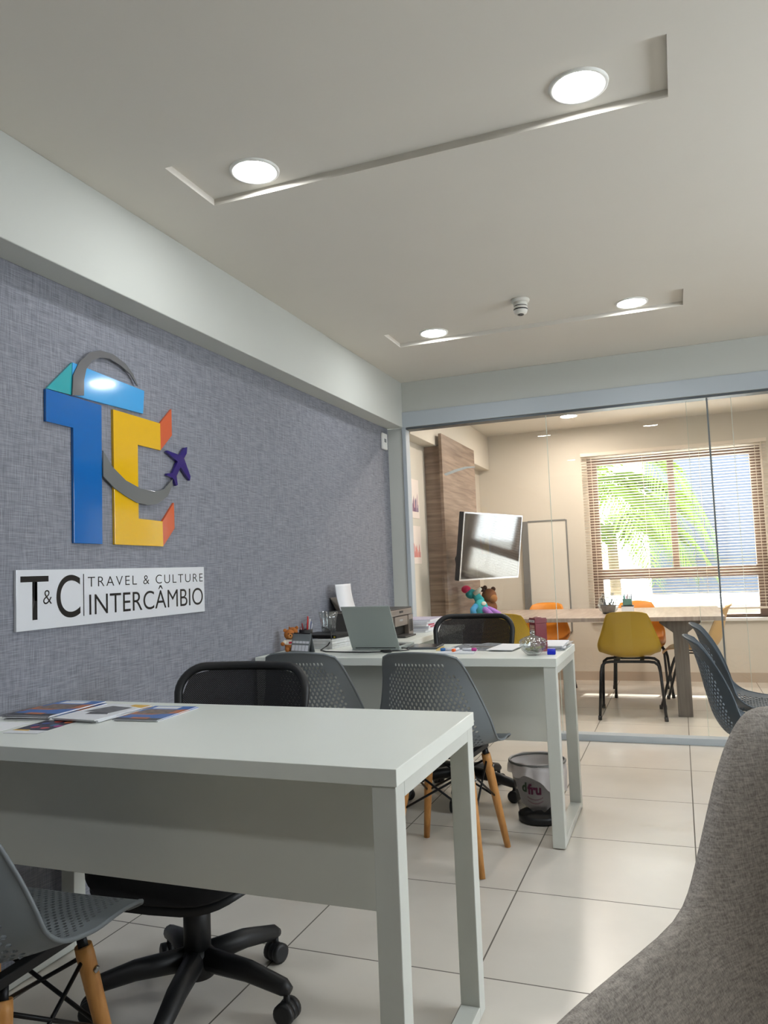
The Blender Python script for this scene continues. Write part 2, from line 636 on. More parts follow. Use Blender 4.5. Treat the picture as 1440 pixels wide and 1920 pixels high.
leafm = mat('palm_leaf', (84, 110, 26), .5, noise=.25, nscale=3)
nt = leafm.node_tree
tl = nt.nodes.new('ShaderNodeBsdfTranslucent')
tl.inputs[0].default_value = srgb(120, 146, 28)
mx = nt.nodes.new('ShaderNodeMixShader')
mx.inputs[0].default_value = .5
nt.links.new(nt.nodes['Principled BSDF'].outputs[0], mx.inputs[1])
nt.links.new(tl.outputs[0], mx.inputs[2])
nt.links.new(mx.outputs[0], nt.nodes['Material Output'].inputs[0])
t = thing('palm_tree', 'yellow green palm with drooping feathery fronds outside the meeting room window', 'palm tree', (-1.62, 11.6, -.1))
t.scale = (1.25, 1.25, 1.25)
MB().tube([(0, 0, 0), (.03, 0, .8), (0, 0, 1.75)], [.11, .09, .08], 12).build('trunk', mat('palm_trunk', (124, 108, 84), .9, noise=.2), t)
for k in range(13):
    az = math.radians([-20, 5, 28, -48, 55, 90, 130, 170, 210, 250, -8, 16, -32][k])
    ln = random.uniform(1.5, 2.0)
    rise = random.uniform(.15, .55) if k < 10 else random.uniform(.6, .9)
    base = Vector((0, 0, 1.75))
    pts = []
    for i in range(25):
        s = i / 24
        r = ln * s * (1 - .12 * s)
        pts.append(base + Vector((math.cos(az) * r, math.sin(az) * r, rise * math.sin(s * 2.2) * .9 - s * s * s * .95)))
    b = MB().tube(pts, [.014 * (1 - .8 * i / 24) for i in range(25)], 5)
    for i in range(3, 25):
        for h in (0, .5):
            if i == 24 and h:
                continue
            p = pts[i] if not h else (pts[i] + pts[i + 1]) / 2
            d = (pts[i] - pts[i - 1]).normalized()
            side = d.cross(Vector((0, 0, 1))).normalized()
            for sg in (-1, 1):
                L = .42 * math.sin(PI * min(1, .15 + .85 * (i / 26))) + .10
                q = (side * sg * .75 + d * .6 + Vector((0, 0, -.12 + random.uniform(-.1, .1)))).normalized()
                wv = d * .013
                a1 = p + q * L * .5 + Vector((0, 0, -.02))
                a2 = p + q * L + Vector((0, 0, -.10 - random.random() * .05))
                v = [b.bm.verts.new(x) for x in (p - wv * .5, p + wv * .5, a1 + wv, a2, a1 - wv)]
                b.bm.faces.new(v)
    b.build('frond', leafm, t, keep_normals=True)

p2 = dup(t)
p2.location = (-1.0, 12.9, -.1)
p2.scale = (1.0, 1.0, 1.0)
p2.rotation_euler = (0, 0, math.radians(48))
p2['label'] = 'lower palm standing farther back, its crown in the left half of the window'
t['label'] = 'taller yellow green palm nearer the meeting room window, long drooping fronds across the panes'

# ------------------------------------------------------------------ venetian blind
t = thing('venetian_blind', 'cream slatted venetian blind lowered over the meeting room window', 'blind', (-.02, BY - .045, .66))
slat = mat('cream_slat', (226, 214, 198), .5)
b = MB()
sp = .0265
n = int((2.17 - .70) / sp)
w2 = .0135
tl_ = math.radians(-15)
for i in range(n):
    z = .05 + i * sp
    rows = []
    for k in range(5):
        u = -1 + k / 2
        yy, zz = u * w2 * math.cos(tl_), u * w2 * math.sin(tl_) + .002 * (1 - u * u)
        rows.append([b.bm.verts.new((x, yy, z + zz)) for x in (-.815, .815)])
    for A, B in zip(rows, rows[1:]):
        b.bm.faces.new((A[0], A[1], B[1], B[0]))
b.build('slats', slat, t, solid=.0006)
MB().box(-.82, .82, -.02, .02, 1.495, 1.53).build('head_rail', slat, t, bevel=.003)
MB().box(-.815, .815, -.012, .012, .0, .018).build('bottom_rail', slat, t, bevel=.003)
for x in (-.72, -.25, .25, .72):
    MB().box(x - .0012, x + .0012, -.0145, -.0135, .01, 1.50).box(x - .0012, x + .0012, .0135, .0145, .01, 1.50).build('ladder_cord', slat, t)
MB().tube([(.77, -.03, 1.50), (.77, -.032, .9)], .004, 8).build('wand', slat, t)

# ------------------------------------------------------------------ ceiling lights and smoke detector
def downlight(loc, label, r=.068, m=None):
    t = thing('ceiling_downlight', label, 'ceiling light', loc, 0, 'round recessed downlights')
    MB().lathe([(r + .002, -.004), (r + .006, -.007), (r + .014, -.006), (r + .0155, 0)], n=48, caps=False).build('trim_ring', mat('white_ring', (235, 235, 230), .4), t)
    MB().lathe([(.001, -.0035), (r * .5, -.0035), (r + .003, -.003)], n=48, caps=False).build('diffuser', m or diff, t)
    return t


diff = emit('led_diffuser', (246, 250, 252), 108)
zt = CZ + RD
downlight((-1.246, 2.18, zt), 'round lit downlight at the wall end of the nearer ceiling trough')
downlight((-.182, 2.165, zt), 'round lit downlight at the far end of the nearer ceiling trough from the papered wall')
downlight((-1.236, 4.165, zt), 'round lit downlight at the papered wall end of the ceiling trough near the glass partition')
downlight((-.148, 4.164, zt), 'round lit downlight right of the smoke detector in the trough near the partition')
diff2 = emit('warm_led_diffuser', (255, 243, 231), 330)
downlight((-.852, 7.03, CZ), 'lit downlight in the meeting room ceiling behind the glass', m=diff2)
downlight((-.852, 5.75, CZ), 'lit downlight in the meeting room ceiling just behind the beam, wall side', m=diff2)  # this and the next two: unseen lamps added to brighten the meeting room
downlight((.2, 5.75, CZ), 'lit downlight in the meeting room ceiling just behind the beam, middle', m=diff2)
downlight((1.4, 6.3, CZ), 'lit downlight in the meeting room ceiling beyond the end of the table', m=diff2)
downlight((-1.24, .045, zt), 'lit downlight in the trough behind the camera, wall side')  # these last three lamps are unseen, added for more light from above
downlight((-.182, .045, zt), 'lit downlight in the trough behind the camera, middle of the office')
downlight((1.7, 2.15, zt), 'lit downlight in the trough towards the side window')

t = thing('smoke_detector', 'white round smoke detector with black bands hanging from the ceiling', 'smoke detector', (-.663, 3.78, CZ))
wm = mat('detector_plastic', (222, 220, 212), .4)
MB().lathe([(.045, 0), (.047, -.004), (.044, -.012), (.036, -.016)], n=32).build('base', wm, t)
MB().lathe([(.035, -.014), (.035, -.03), (.033, -.034)], n=32).build('collar', wm, t)
MB().lathe([(.0325, -.034), (.0325, -.038)], n=32).build('band', M['black'], t)
MB().lathe([(.034, -.038), (.035, -.055), (.030, -.07), (.022, -.076), (.001, -.077)], n=32, caps=False).build('head', wm, t)
MB().lathe([(.0352, -.05), (.0356, -.053), (.0352, -.056)], n=32, caps=False).build('slot_band', M['black'], t)
for r in (.008, .015):
    MB().tube([(r * math.cos(a * PI / 6), r * math.sin(a * PI / 6), -.0775) for a in range(12)], .0015, 6, True).build('vent_ring', M['black'], t)

# ------------------------------------------------------------------ the wall sign
K = 1.89 / 1.92


def wl(a, z, d):
    """coordinates traced on the papered wall -> world"""
    return (WX + d, a * K, CAMZ + (z - CAMZ) * K)


LG = dict(
    teal=([(1.938, 1.771), (2.053, 1.886), (2.05, 1.772)], (42, 160, 168)),
    sky=([(2.055, 1.887), (2.436, 1.866), (2.427, 1.774), (2.05, 1.772)], (66, 160, 222)),
    blue=([(1.934, 1.770), (2.195, 1.763), (2.192, 1.262), (2.055, 1.263), (2.055, 1.659), (1.934, 1.661)], (0, 98, 176)),
    yellow=([(2.256, 1.76), (2.531, 1.753), (2.532, 1.644), (2.392, 1.647), (2.391, 1.363), (2.536, 1.359), (2.538, 1.259), (2.257, 1.262)], (226, 178, 14)),
    o1=([(2.531, 1.753), (2.608, 1.826), (2.608, 1.716), (2.532, 1.644)], (204, 92, 52)),
    o2=([(2.536, 1.359), (2.613, 1.439), (2.615, 1.334), (2.538, 1.259)], (204, 92, 52)),
    arc=([(2.047, 1.769), (2.052, 1.84), (2.081, 1.893), (2.129, 1.939), (2.186, 1.963), (2.253, 1.966), (2.324, 1.946), (2.365, 1.915), (2.394, 1.875), (2.385, 1.876), (2.35, 1.911), (2.297, 1.932), (2.236, 1.943), (2.185, 1.936), (2.144, 1.914), (2.116, 1.878), (2.104, 1.835), (2.103, 1.78)], (104, 104, 106)),
    swoosh=([(2.195, 1.598), (2.246, 1.543), (2.315, 1.502), (2.397, 1.479), (2.483, 1.474), (2.544, 1.488), (2.598, 1.533), (2.599, 1.509), (2.564, 1.461), (2.502, 1.427), (2.443, 1.417), (2.377, 1.422), (2.314, 1.442), (2.253, 1.467), (2.195, 1.505)], (112, 114, 114)),
    plane=([(2.684, 1.675), (2.703, 1.68), (2.698, 1.652), (2.679, 1.629), (2.722, 1.558), (2.717, 1.539), (2.654, 1.589), (2.625, 1.549), (2.632, 1.513), (2.621, 1.508), (2.606, 1.533), (2.596, 1.539), (2.561, 1.545), (2.565, 1.554), (2.599, 1.559), (2.634, 1.61), (2.561, 1.641), (2.567, 1.648), (2.653, 1.639)], (40, 24, 110)),
)
t = thing('logo_sign', 'large glossy blue and yellow acrylic letter emblem with a purple plane on the papered wall', 'wall sign', wl(2.3, 1.26, 0))
names = dict(teal='letter_fold', sky='letter_bar', blue='blue_letter', yellow='yellow_letter', o1='orange_fold', o2='orange_fold', arc='grey_arc', swoosh='grey_swoosh', plane='plane_emblem')
depth = dict(teal=(.0, .010), sky=(.0, .0105), blue=(.0, .011), yellow=(.0, .011), o1=(0, .010), o2=(0, .010), arc=(.011, .016), swoosh=(.011, .016), plane=(.004, .017))
for k, (pts, c) in LG.items():
    d0, d1 = depth[k]
    L0 = Vector(t.location)
    o = MB().prism(pts, lambda a, z, d: Vector(wl(a, z, d)) - L0, d0 + .0005, d1).build(names[k], mat('acrylic_' + k, c, .09, spec=.6, coat=.3), t, bevel=.0008)
    o['label'] = {'teal': 'teal triangular fold', 'sky': 'light blue slanted bar', 'blue': 'deep blue letter shape', 'yellow': 'yellow letter shape', 'o1': 'upper orange fold', 'o2': 'lower orange fold', 'arc': 'grey arc over the top', 'swoosh': 'grey swoosh under the letters', 'plane': 'purple plane silhouette'}[k]

sl = wl(1.81, .985, 0)
t = thing('name_sign', 'white glossy rectangular wall plate with black company lettering below the emblem', 'wall sign', sl)
sc_ = K
MB().box(.0005, .011, 0, 1.004 * sc_, 0, .19 * sc_).build('plate', mat('white_acrylic', (214, 217, 222), .08, coat=.5), t, bevel=.001)
TXM = mat('black_vinyl', (22, 22, 24), .25)
base = Matrix(((0, 0, 1, .0114), (1, 0, 0, 0), (0, 1, 0, 0), (0, 0, 0, 1)))


def T2(y, z):
    return base.copy() @ Matrix.Translation((y * sc_, z * sc_, 0))


def fit_text(name, s, y0, z0, w, h, spacing=1., sym=False, offset=0.):
    """one line of lettering scaled to fill w x h (metres) from its lower left corner"""
    o = text(name, s, Matrix.Identity(4), 1, TXM, t, spacing=spacing, extrude=.0, offset=offset)
    me = o.data
    xs_ = [v.co.x for v in me.vertices]
    zs_ = [v.co.y for v in me.vertices]
    lo, hi, b0, b1 = min(xs_), max(xs_), min(zs_), max(zs_)
    sx_, sy_ = w / (hi - lo), h / (b1 - b0)
    me.transform(base @ Matrix.Translation((y0 * sc_, z0 * sc_, 0)) @ Matrix.Diagonal((sx_ * sc_, sy_ * sc_, 1, 1)) @ Matrix.Translation((-lo, -b0, 0)))
    if len(s) > 1:
        # every letter a part of its own
        bm = bmesh.new()
        bm.from_mesh(me)
        seen, isl = set(), []
        for v0 in bm.verts:
            if v0 in seen:
                continue
            st, comp = [v0], []
            seen.add(v0)
            while st:
                v = st.pop()
                comp.append(v)
                for e in v.link_edges:
                    w = e.other_vert(v)
                    if w not in seen:
                        seen.add(w)
                        st.append(w)
            isl.append([min(v.co.y for v in comp), max(v.co.y for v in comp), comp])
        isl.sort(key=lambda q: q[0])
        groups = []
        for a0, a1, comp in isl:
            if groups and a0 < groups[-1][1] - .3 * min(a1 - a0, groups[-1][1] - groups[-1][0]):
                groups[-1][1] = max(a1, groups[-1][1])
                groups[-1][2] += comp
            else:
                groups.append([a0, a1, list(comp)])
        for a0, a1, comp in groups:
            cs = set(comp)
            idx = {v: i for i, v in enumerate(comp)}
            g = bpy.data.meshes.new('letter')
            g.from_pydata([v.co[:] for v in comp], [], [[idx[v] for v in f.verts] for f in bm.faces if f.verts[0] in cs])
            g.materials.append(TXM)
            q = bpy.data.objects.new('letter', g)
            COL.objects.link(q)
            q.parent = o.parent
        bm.free()
        bpy.data.objects.remove(o)
        return None
    return o


fit_text('letter', 'T', .016, .032, .114, .138, offset=.002)
fit_text('ampersand', '&', .107, .079, .037, .045, offset=-.01)
fit_text('letter', 'C', .163, .029, .108, .142, offset=.002)
MB().box(.0112, .0118, .285 * sc_, .2885 * sc_, .03 * sc_, .173 * sc_).build('divider_line', TXM, t)
fit_text('lettering', 'TRAVEL & CULTURE', .307, .128, .685, .0345, 1.25, offset=-.008)
fit_text('lettering', 'INTERC\u00c2MBIO', .313, .031, .678, .090, 1.0, offset=-.003)

t = thing('wall_sensor', 'small white rectangular wall device high up beside the pier', 'sensor', (WX, 5.0, 1.975))
MB().box(.0005, .018, -.045, .045, 0, .115).build('housing', mat('white_device', (232, 232, 228), .4), t, bevel=.006)
MB().box(.018, .0195, -.018, .018, .05, .075).build('slot', mat('device_grey', (120, 124, 126), .4), t)

# ------------------------------------------------------------------ desks
def desk(x0, x1, y0, y1, label, th=.034, panel=True, drop=.335):
    t = thing('desk', label, 'desk', ((x0 + x1) / 2, (y0 + y1) / 2, 0), 0)
    w, d = (x1 - x0) / 2, (y1 - y0) / 2
    MB().box(-w, w, -d, d, DZ - th, DZ).build('tabletop', [M['white_gloss']], t, bevel=.0015)
    s = .05
    for sg in (-1, 1):
        a, c = (w - s - .004, w - .004) if sg > 0 else (-w + .004, -w + s + .004)
        b = MB()
        b.box(a, c, -d + .004, -d + .004 + s, .004, DZ - th - .0005)
        b.box(a, c, d - s - .004, d - .004, .004, DZ - th - .0005)
        b.box(a, c, -d + .004 + s, d - s - .004, .004, .004 + .03)
        b.box(a, c, -d + .004 + s, d - s - .004, DZ - th - .032, DZ - th - .0005)
        f = b.build('leg_frame', M['white_metal'], t, bevel=.002)
        for yy in (-d + .03, d - .03):
            MB().lathe([(.014, 0), (.014, .004)], ((a + c) / 2, yy, 0), 16).build('foot_pad', M['black'], f)
    pz = DZ - th - drop
    MB().box(-w + s + .008, w - s - .008, -d + .13, -d + .148, pz, DZ - th - .001).build('modesty_panel', M['white_panel'], t, bevel=.001)
    b = MB()
    for z in (pz + .06, pz + .25):
        b.tube([(w - s - .012, -d + .16, z), (w - s - .006, -d + .16, z)], .006, 12)
    b.box(w - s - .03, w - s - .004, -d + .148, -d + .152, pz + .02, pz + .3)
    b.build('panel_bracket', M['chrome'], t)
    return t


desk(-1.87, -.53, 1.404, 1.996, 'long white desk with brochures on it, nearest to the camera', drop=.294)
desk(-1.87, -.486, 3.154, 3.737, 'white desk with the laptop and papers on it, in front of the glass partition', drop=.325)
t = thing('side_counter', 'low white counter along the papered wall carrying the printer', 'counter', (-1.62, 4.38, 0))
MB().box(-.26, .26, -.62, .62, DZ - .03, DZ).build('worktop', M['white_gloss'], t, bevel=.0015)
MB().box(-.26, .25, -.60, -.58, 0, DZ - .031).build('side_panel', M['white_panel'], t)
MB().box(-.26, .25, .58, .60, 0, DZ - .031).build('side_panel', M['white_panel'], t)
MB().box(-.26, -.245, -.58, .58, .1, DZ - .031).build('back_panel', M['white_panel'], t)
MB().box(-.245, .24, -.58, .58, .36, .38).build('shelf', M['white_panel'], t)


# ------------------------------------------------------------------ chairs: shell geometry
ROWS = [  # t, y, z, half width, edge rise, edge forward
    (0.00, .215, .412, .150, .000, .000),
    (0.04, .212, .428, .185, .000, .000),
    (0.10, .185, .441, .203, .004, .000),
    (0.22, .105, .444, .216, .014, .000),
    (0.36, .015, .436, .226, .026, .000),
    (0.48, -.085, .432, .232, .050, .012),
    (0.57, -.160, .452, .235, .066, .040),
    (0.66, -.203, .510, .227, .050, .068),
    (0.76, -.228, .600, .206, .024, .074),
    (0.87, -.250, .705, .179, .006, .058),
    (0.95, -.272, .780, .157, .000, .036),
    (0.985, -.290, .814, .138, -.004, .026),
    (1.00, -.300, .824, .112, -.008, .020)]


def shell_pt(u, t, rows=ROWS):
    y, z, hw, rz, ry = catmull(rows, t)
    e = abs(u) ** 2.2
    return (u * hw, y + ry * e, z + rz * e)


def perforated_shell(N=22, R=64):
    b = MB()
    V = {}

    def vt(i, j):
        if (i, j) not in V:
            V[(i, j)] = b.bm.verts.new(shell_pt(-1 + i / N, j / R))
        return V[(i, j)]

    for j in range(R):
        a = -(j % 2)
        while a < 2 * N:
            i0, i1 = max(a, 0), min(a + 2, 2 * N)
            full = (i1 - i0) == 2
            uc, tc = -1 + (a + 1) / N, (j + .5) / R
            hole = full and abs(uc) < .80 and (.10 < tc < .955) and not (tc > .90 and abs(uc) > .62)
            if not full:
                b.bm.faces.new((vt(i0, j), vt(i1, j), vt(i1, j + 1), vt(i0, j + 1)))
            elif not hole:
                b.bm.faces.new((vt(i0, j), vt(i0 + 1, j), vt(i1, j), vt(i1, j + 1), vt(i0 + 1, j + 1), vt(i0, j + 1)))
            else:
                outer = [vt(i0, j), vt(i0 + 1, j), vt(i1, j), vt(i1, j + 1), vt(i0 + 1, j + 1), vt(i0, j + 1)]
                hu, ht = .46 / N, .50 / R
                inn = [b.bm.verts.new(shell_pt(uc + du * hu, tc + dt * ht)) for du, dt in ((-1, -.5), (0, -1.05), (1, -.5), (1, .5), (0, 1.05), (-1, .5))]
                for k in range(6):
                    k2 = (k + 1) % 6
                    b.bm.faces.new((outer[k], outer[k2], inn[k2], inn[k]))
            a += 2
    return b


def rim_tube(rows=ROWS, r=.0045):
    pts = [shell_pt(-1, i / 40, rows) for i in range(41)] + [shell_pt(u / 6 - 1, 1, rows) for u in range(1, 12)] + [shell_pt(1, 1 - i / 40, rows) for i in range(41)] + [shell_pt(1 - u / 6, 0, rows) for u in range(1, 12)]
    return MB().tube(pts, r, 8, closed=True)


def grey_chair(m, label, legs='wood'):
    t = thing('shell_chair', label, 'chair', (0, 0, 0), 0, 'grey perforated shell chairs')
    freeze(perforated_shell().build('seat_shell', m, t, solid=.0038))
    rim_tube().build('rim', m, t)
    # under-seat steel bracket
    b = MB()
    for sx_ in (-1, 1):
        b.box(sx_ * .12 - .012, sx_ * .12 + .012, -.13, .12, .405, .425)
    b.box(-.12, .12, .09, .11, .405, .425).box(-.12, .12, -.12, -.10, .405, .425)
    b.build('seat_bracket', M['dark_metal'], t, bevel=.002)
    tops = {}
    for sx_ in (-1, 1):
        for sy in (-1, 1):
            top = Vector((sx_ * .118, sy * .100, .41))
            bot = Vector((sx_ * .176, sy * .170, .0))
            d = bot - top
            MB().tube([top, top + d * .12], .014, 4).build('leg_socket', M['dark_metal'], t)
            lg = MB().tube([top + d * .07, top + d * .12, top + d * .5, bot], [.0175, .0185, .0165, .0125], 14).build('leg', M['wood_leg'], t)
            pp = top + d * .19
            MB().tube([pp + Vector((sx_ * .0165, 0, .002)), pp + Vector((sx_ * .022, 0, 0))], .007, 12).build('bolt', M['chrome'], lg)
            tops[(sx_, sy)] = (top, d)
    for (a, c) in (((-1, -1), (1, -1)), ((-1, 1), (1, 1)), ((-1, -1), (-1, 1)), ((1, -1), (1, 1))):
        b = MB()
        for p, q in ((a, c), (c, a)):
            b.tube([tops[p][0] + tops[p][1] * .12, tops[q][0] + tops[q][1] * .5], .0045, 8)
        b.build('cross_brace', M['dark_metal'], t)
    return t


g1 = grey_chair(M['grey_pl'], '')
c = dup(g1)
place(c, (-.905, 2.985, 0), math.radians(-4), 'grey perforated chair with wooden legs tucked at the second desk, facing the laptop')
c = dup(g1)
place(c, (-1.43, 2.985, 0), math.radians(3), 'grey perforated chair behind the black mesh chair, beside the papered wall')
place(g1, (-1.32, 1.20, 0), math.radians(2), 'grey perforated chair cut off at the lower corner, at the front of the brochure desk')
g2 = None
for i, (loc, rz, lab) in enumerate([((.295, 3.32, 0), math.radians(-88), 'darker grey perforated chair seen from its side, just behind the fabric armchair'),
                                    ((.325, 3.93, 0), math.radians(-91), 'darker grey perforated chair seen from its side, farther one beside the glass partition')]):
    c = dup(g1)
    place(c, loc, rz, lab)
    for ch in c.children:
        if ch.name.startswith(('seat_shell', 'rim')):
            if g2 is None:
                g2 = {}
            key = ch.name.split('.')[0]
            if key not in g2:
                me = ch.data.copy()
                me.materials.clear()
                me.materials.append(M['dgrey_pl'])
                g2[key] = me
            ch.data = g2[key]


# office swivel chairs
def office_chair(label, seatz=.41, ztop=.835):
    t = thing('office_chair', label, 'chair', (0, 0, 0), 0, 'black mesh office chairs')
    # star base
    b = MB()
    b.lathe([(.028, .07), (.045, .075), (.05, .10), (.045, .135), (.03, .15)], n=24)
    for k in range(5):
        a = math.radians(72 * k - 7)
        d = Vector((math.cos(a), math.sin(a), 0))
        b.tube([d * .03 + Vector((0, 0, .118)), d * .16 + Vector((0, 0, .108)), d * .265 + Vector((0, 0, .085)), d * .283 + Vector((0, 0, .078))], [.030, .026, .021, .012], 12)
    b.build('star_base', M['black'], t)
    for k in range(5):
        a = math.radians(72 * k - 7)
        d = Vector((math.cos(a), math.sin(a), 0))
        s = Vector((-d.y, d.x, 0))
        c0 = d * .272 + Vector((0, 0, .028))
        b = MB()
        for sg in (-1, 1):
            b.tube([c0 + s * sg * .008, c0 + s * sg * .011, c0 + s * sg * .024, c0 + s * sg * .027], [.018, .0275, .0275, .02], 20)
        b.tube([c0 + Vector((0, 0, .0)), c0 + Vector((0, 0, .055))], .009, 8)
        b.tube([c0 - s * .008, c0 + s * .008], .0265, 18)
        b.build('caster', M['black'], t)
    MB().lathe([(.036, .13), (.036, .26), (.033, .262), (.033, .30), (.027, .302), (.027, seatz - .06)], n=28).build('gas_column', M['black'], t)
    MB().box(-.09, .09, -.11, .11, seatz - .075, seatz - .052).build('tilt_mechanism', M['black'], t, bevel=.008)
    # seat: plastic pan with a rounded cushion; the sitter faces -y here
    for nm, z0, hh, sc0, m in (('seat_pan', seatz - .055, .03, .96, M['black']), ('seat_cushion', seatz - .03, .055, 1.0, M['blackfab'])):
        b = MB()
        rings = []
        for kk, (sc, dz) in enumerate(((.80, 0), (.95, .15), (1, .5), (.95, .85), (.82, 1.0), (.4, 1.04), (.01, 1.04))):
            ring = []
            for j in range(40):
                a = 2 * PI * j / 40
                cx, sy = math.cos(a), math.sin(a)
                px = .245 * sc0 * sc * math.copysign(abs(cx) ** .55, cx)
                py = .235 * sc0 * sc * math.copysign(abs(sy) ** .55, sy)
                droop = -.045 * max(0, (-py - .12) / .115) ** 2
                ring.append(b.bm.verts.new((px, py, z0 + hh * dz + droop)))
            rings.append(ring)
        for A, B in zip(rings, rings[1:]):
            for j in range(40):
                b.bm.faces.new((A[j], A[(j + 1) % 40], B[(j + 1) % 40], B[j]))
        b.bm.faces.new(rings[0][::-1])
        b.build(nm, m, t, smooth=True)
    # back support bar
    MB().tube([(0, .06, seatz - .06), (0, .20, seatz - .065), (0, .29, seatz - .02), (0, .315, seatz + .12), (0, .315, seatz + .25)], .016, 12, flat=1.6).build('back_bar', M['black'], t)
    # mesh back
    z0, w, r = seatz + .07, .216, .075
    H = ztop - z0

    def bp(x, z):
        return (x, .285 + .07 * ((z - z0) / H) ** 1.3 - .05 * (x / w) ** 2, z)
    loop = []
    for cx, cz, a0 in ((w - r, z0 + H - r, 0), (-w + r, z0 + H - r, 90), (-w + r + .02, z0 + r, 180), (w - r - .02, z0 + r, 270)):
        for k in range(9):
            a = math.radians(a0 + 90 * k / 8)
            loop.append((cx + r * math.cos(a), cz + r * math.sin(a)))
    dense = []
    for i in range(len(loop)):
        p, q = loop[i], loop[(i + 1) % len(loop)]
        L = math.hypot(p[0] - q[0], p[1] - q[1])
        for k in range(max(1, int(L / .03))):
            f = k / max(1, int(L / .03))
            dense.append((p[0] + (q[0] - p[0]) * f, p[1] + (q[1] - p[1]) * f))
    MB().tube([bp(*p) for p in dense], .0135, 10, closed=True).build('back_frame', M['black'], t)
    b = MB()
    G = 24
    V = {}
    for i in range(G + 1):
        for j in range(G + 1):
            u, v = -1 + 2 * i / G, -1 + 2 * j / G
            # squircle mapping onto the rounded frame
            k = 1 - .13 * (u * v) ** 2
            x, z = u * w * k * .985, z0 + H / 2 + v * H / 2 * k * .985
            V[i, j] = b.bm.verts.new(bp(x, z))
    for i in range(G):
        for j in range(G):
            b.bm.faces.new((V[i, j], V[i + 1, j], V[i + 1, j + 1], V[i, j + 1]))
    b.build('mesh_back', net, t, smooth=True)
    pts = []
    MB().box(-.06, .06, .0, .012, 0, .012).build('spacer_bar', M['black'], t).location = (0, .318, z0 + .06)
    return t


net = mat_net('chair_netting', (12, 12, 15), 230, .16)
o1 = office_chair('', .40, .845)
place(o1, (-1.27, 1.805, 0), math.radians(5), 'black mesh office chair pulled up behind the brochure desk')
o2 = dup(o1)
place(o2, (-1.075, 3.78, 0), math.radians(-3), 'black mesh office chair behind the laptop desk, plush toys above its back')
o2.scale = (1, 1, 1.02)

# coloured meeting chairs
YR = [(t_, y * .98, z * (.44 / .445) if t_ < .5 else .44 + (z - .44) * .86, hw * .93, rz, ry) for t_, y, z, hw, rz, ry in ROWS]


def plain_chair(m, label):
    t = thing('moulded_chair', label, 'chair', (0, 0, 0), 0, 'coloured moulded chairs around the meeting table')
    b = MB()
    N, R_ = 18, 40
    V = [[b.bm.verts.new(shell_pt(-1 + 2 * i / N, j / R_, YR)) for i in range(N + 1)] for j in range(R_ + 1)]
    for j in range(R_):
        for i in range(N):
            b.bm.faces.new((V[j][i], V[j][i + 1], V[j + 1][i + 1], V[j + 1][i]))
    b.build('seat_shell', m, t, solid=.005, smooth=True)
    rim_tube(YR, .0035).build('rim', m, t)
    for sy, y0, y1 in ((-1, -.12, -.235), (1, .11, .235)):
        pts = []
        for sg in (-1, 1):
            leg = [(sg * .225, y1, .005), (sg * .205, y0 * 1.25, .33), (sg * .195, y0 * 1.1, .375), (sg * .17, y0, .395), (sg * .13, y0, .40)]
            pts += leg if sg < 0 else leg[::-1]
        fr_ = MB().tube(pts, .0105, 10).build('leg_frame', M['dark_metal'], t)
        for sg in (-1, 1):
            MB().tube([(sg * .225, y1, 0), (sg * .2235, y1, .03)], .0135, 10).build('foot_cap', M['black'], fr_)
    MB().box(-.10, -.07, -.12, .11, .404, .412).box(.07, .10, -.12, .11, .404, .412).build('seat_mount', M['black'], t)
    return t


ym = mat('mustard_plastic', (182, 146, 38), .45)
om = mat('orange_plastic', (226, 142, 42), .45)
pm = mat('peach_plastic', (232, 190, 130), .45)
ch0 = plain_chair(ym, '')
place(ch0, (-.385, 6.02, 0), math.radians(2), 'mustard yellow moulded chair with black legs on the near side of the meeting table')


def recolour(src, m):
    c = dup(src)
    for ch in c.children:
        if ch.name.startswith(('seat_shell', 'rim')):
            me = ch.data.copy()
            me.materials.clear()
            me.materials.append(m)
            ch.data = me
    return c


c = dup(ch0)
place(c, (-1.26, 6.02, 0), math.radians(-2), 'yellow moulded chair partly hidden behind the black mesh chair, at the meeting table')
c = recolour(ch0, om)
place(c, (-1.18, 6.98, 0), math.radians(178), 'orange moulded chair across the meeting table behind the red phone box model')
c = recolour(ch0, om)
place(c, (-.36, 6.98, 0), math.radians(186), 'orange moulded chair across the meeting table behind the mustard yellow chair')
c = recolour(ch0, pm)
place(c, (.06, 6.47, 0), math.radians(84), 'pale peach moulded chair at the window end of the meeting table, side on')

# ------------------------------------------------------------------ meeting table
t = thing('meeting_table', 'long grey oak meeting table running from the brown board into the room', 'table', (-.725, 6.48, 0))
MB().box(-.975, 1.0, -.60, .60, .69, .72).build('tabletop', M['tabletop'], t, bevel=.002)
for y in (-.50, .42):
    b = MB()
    b.prism([(.65, 0), (.75, 0), (.75, .60), (.84, .67), (.84, .69), (.56, .69), (.56, .67), (.65, .60)], lambda a, z, d: (a, d, z), y, y + .08)
    b.build('leg', M['tableleg'], t, bevel=.002)
MB().box(.68, .72, -.42, .42, .60, .66).build('stretcher', M['tableleg'], t)

# brown board with TV
t = thing('tv_panel', 'tall brown wood board with boxed side carrying the television', 'panel', (-1.80, 6.35, 0))
MB().box(.07, .095, -.53, .52, .12, 2.20).build('front_board', M['plywood'], t, bevel=.001)
MB().box(-.068, .07, -.48, .46, .12, 2.109).build('side_box', M['plywood'], t, bevel=.001)
MB().box(-.068, .05, -.46, .44, 0, .12).build('plinth', M['plywood'], t)

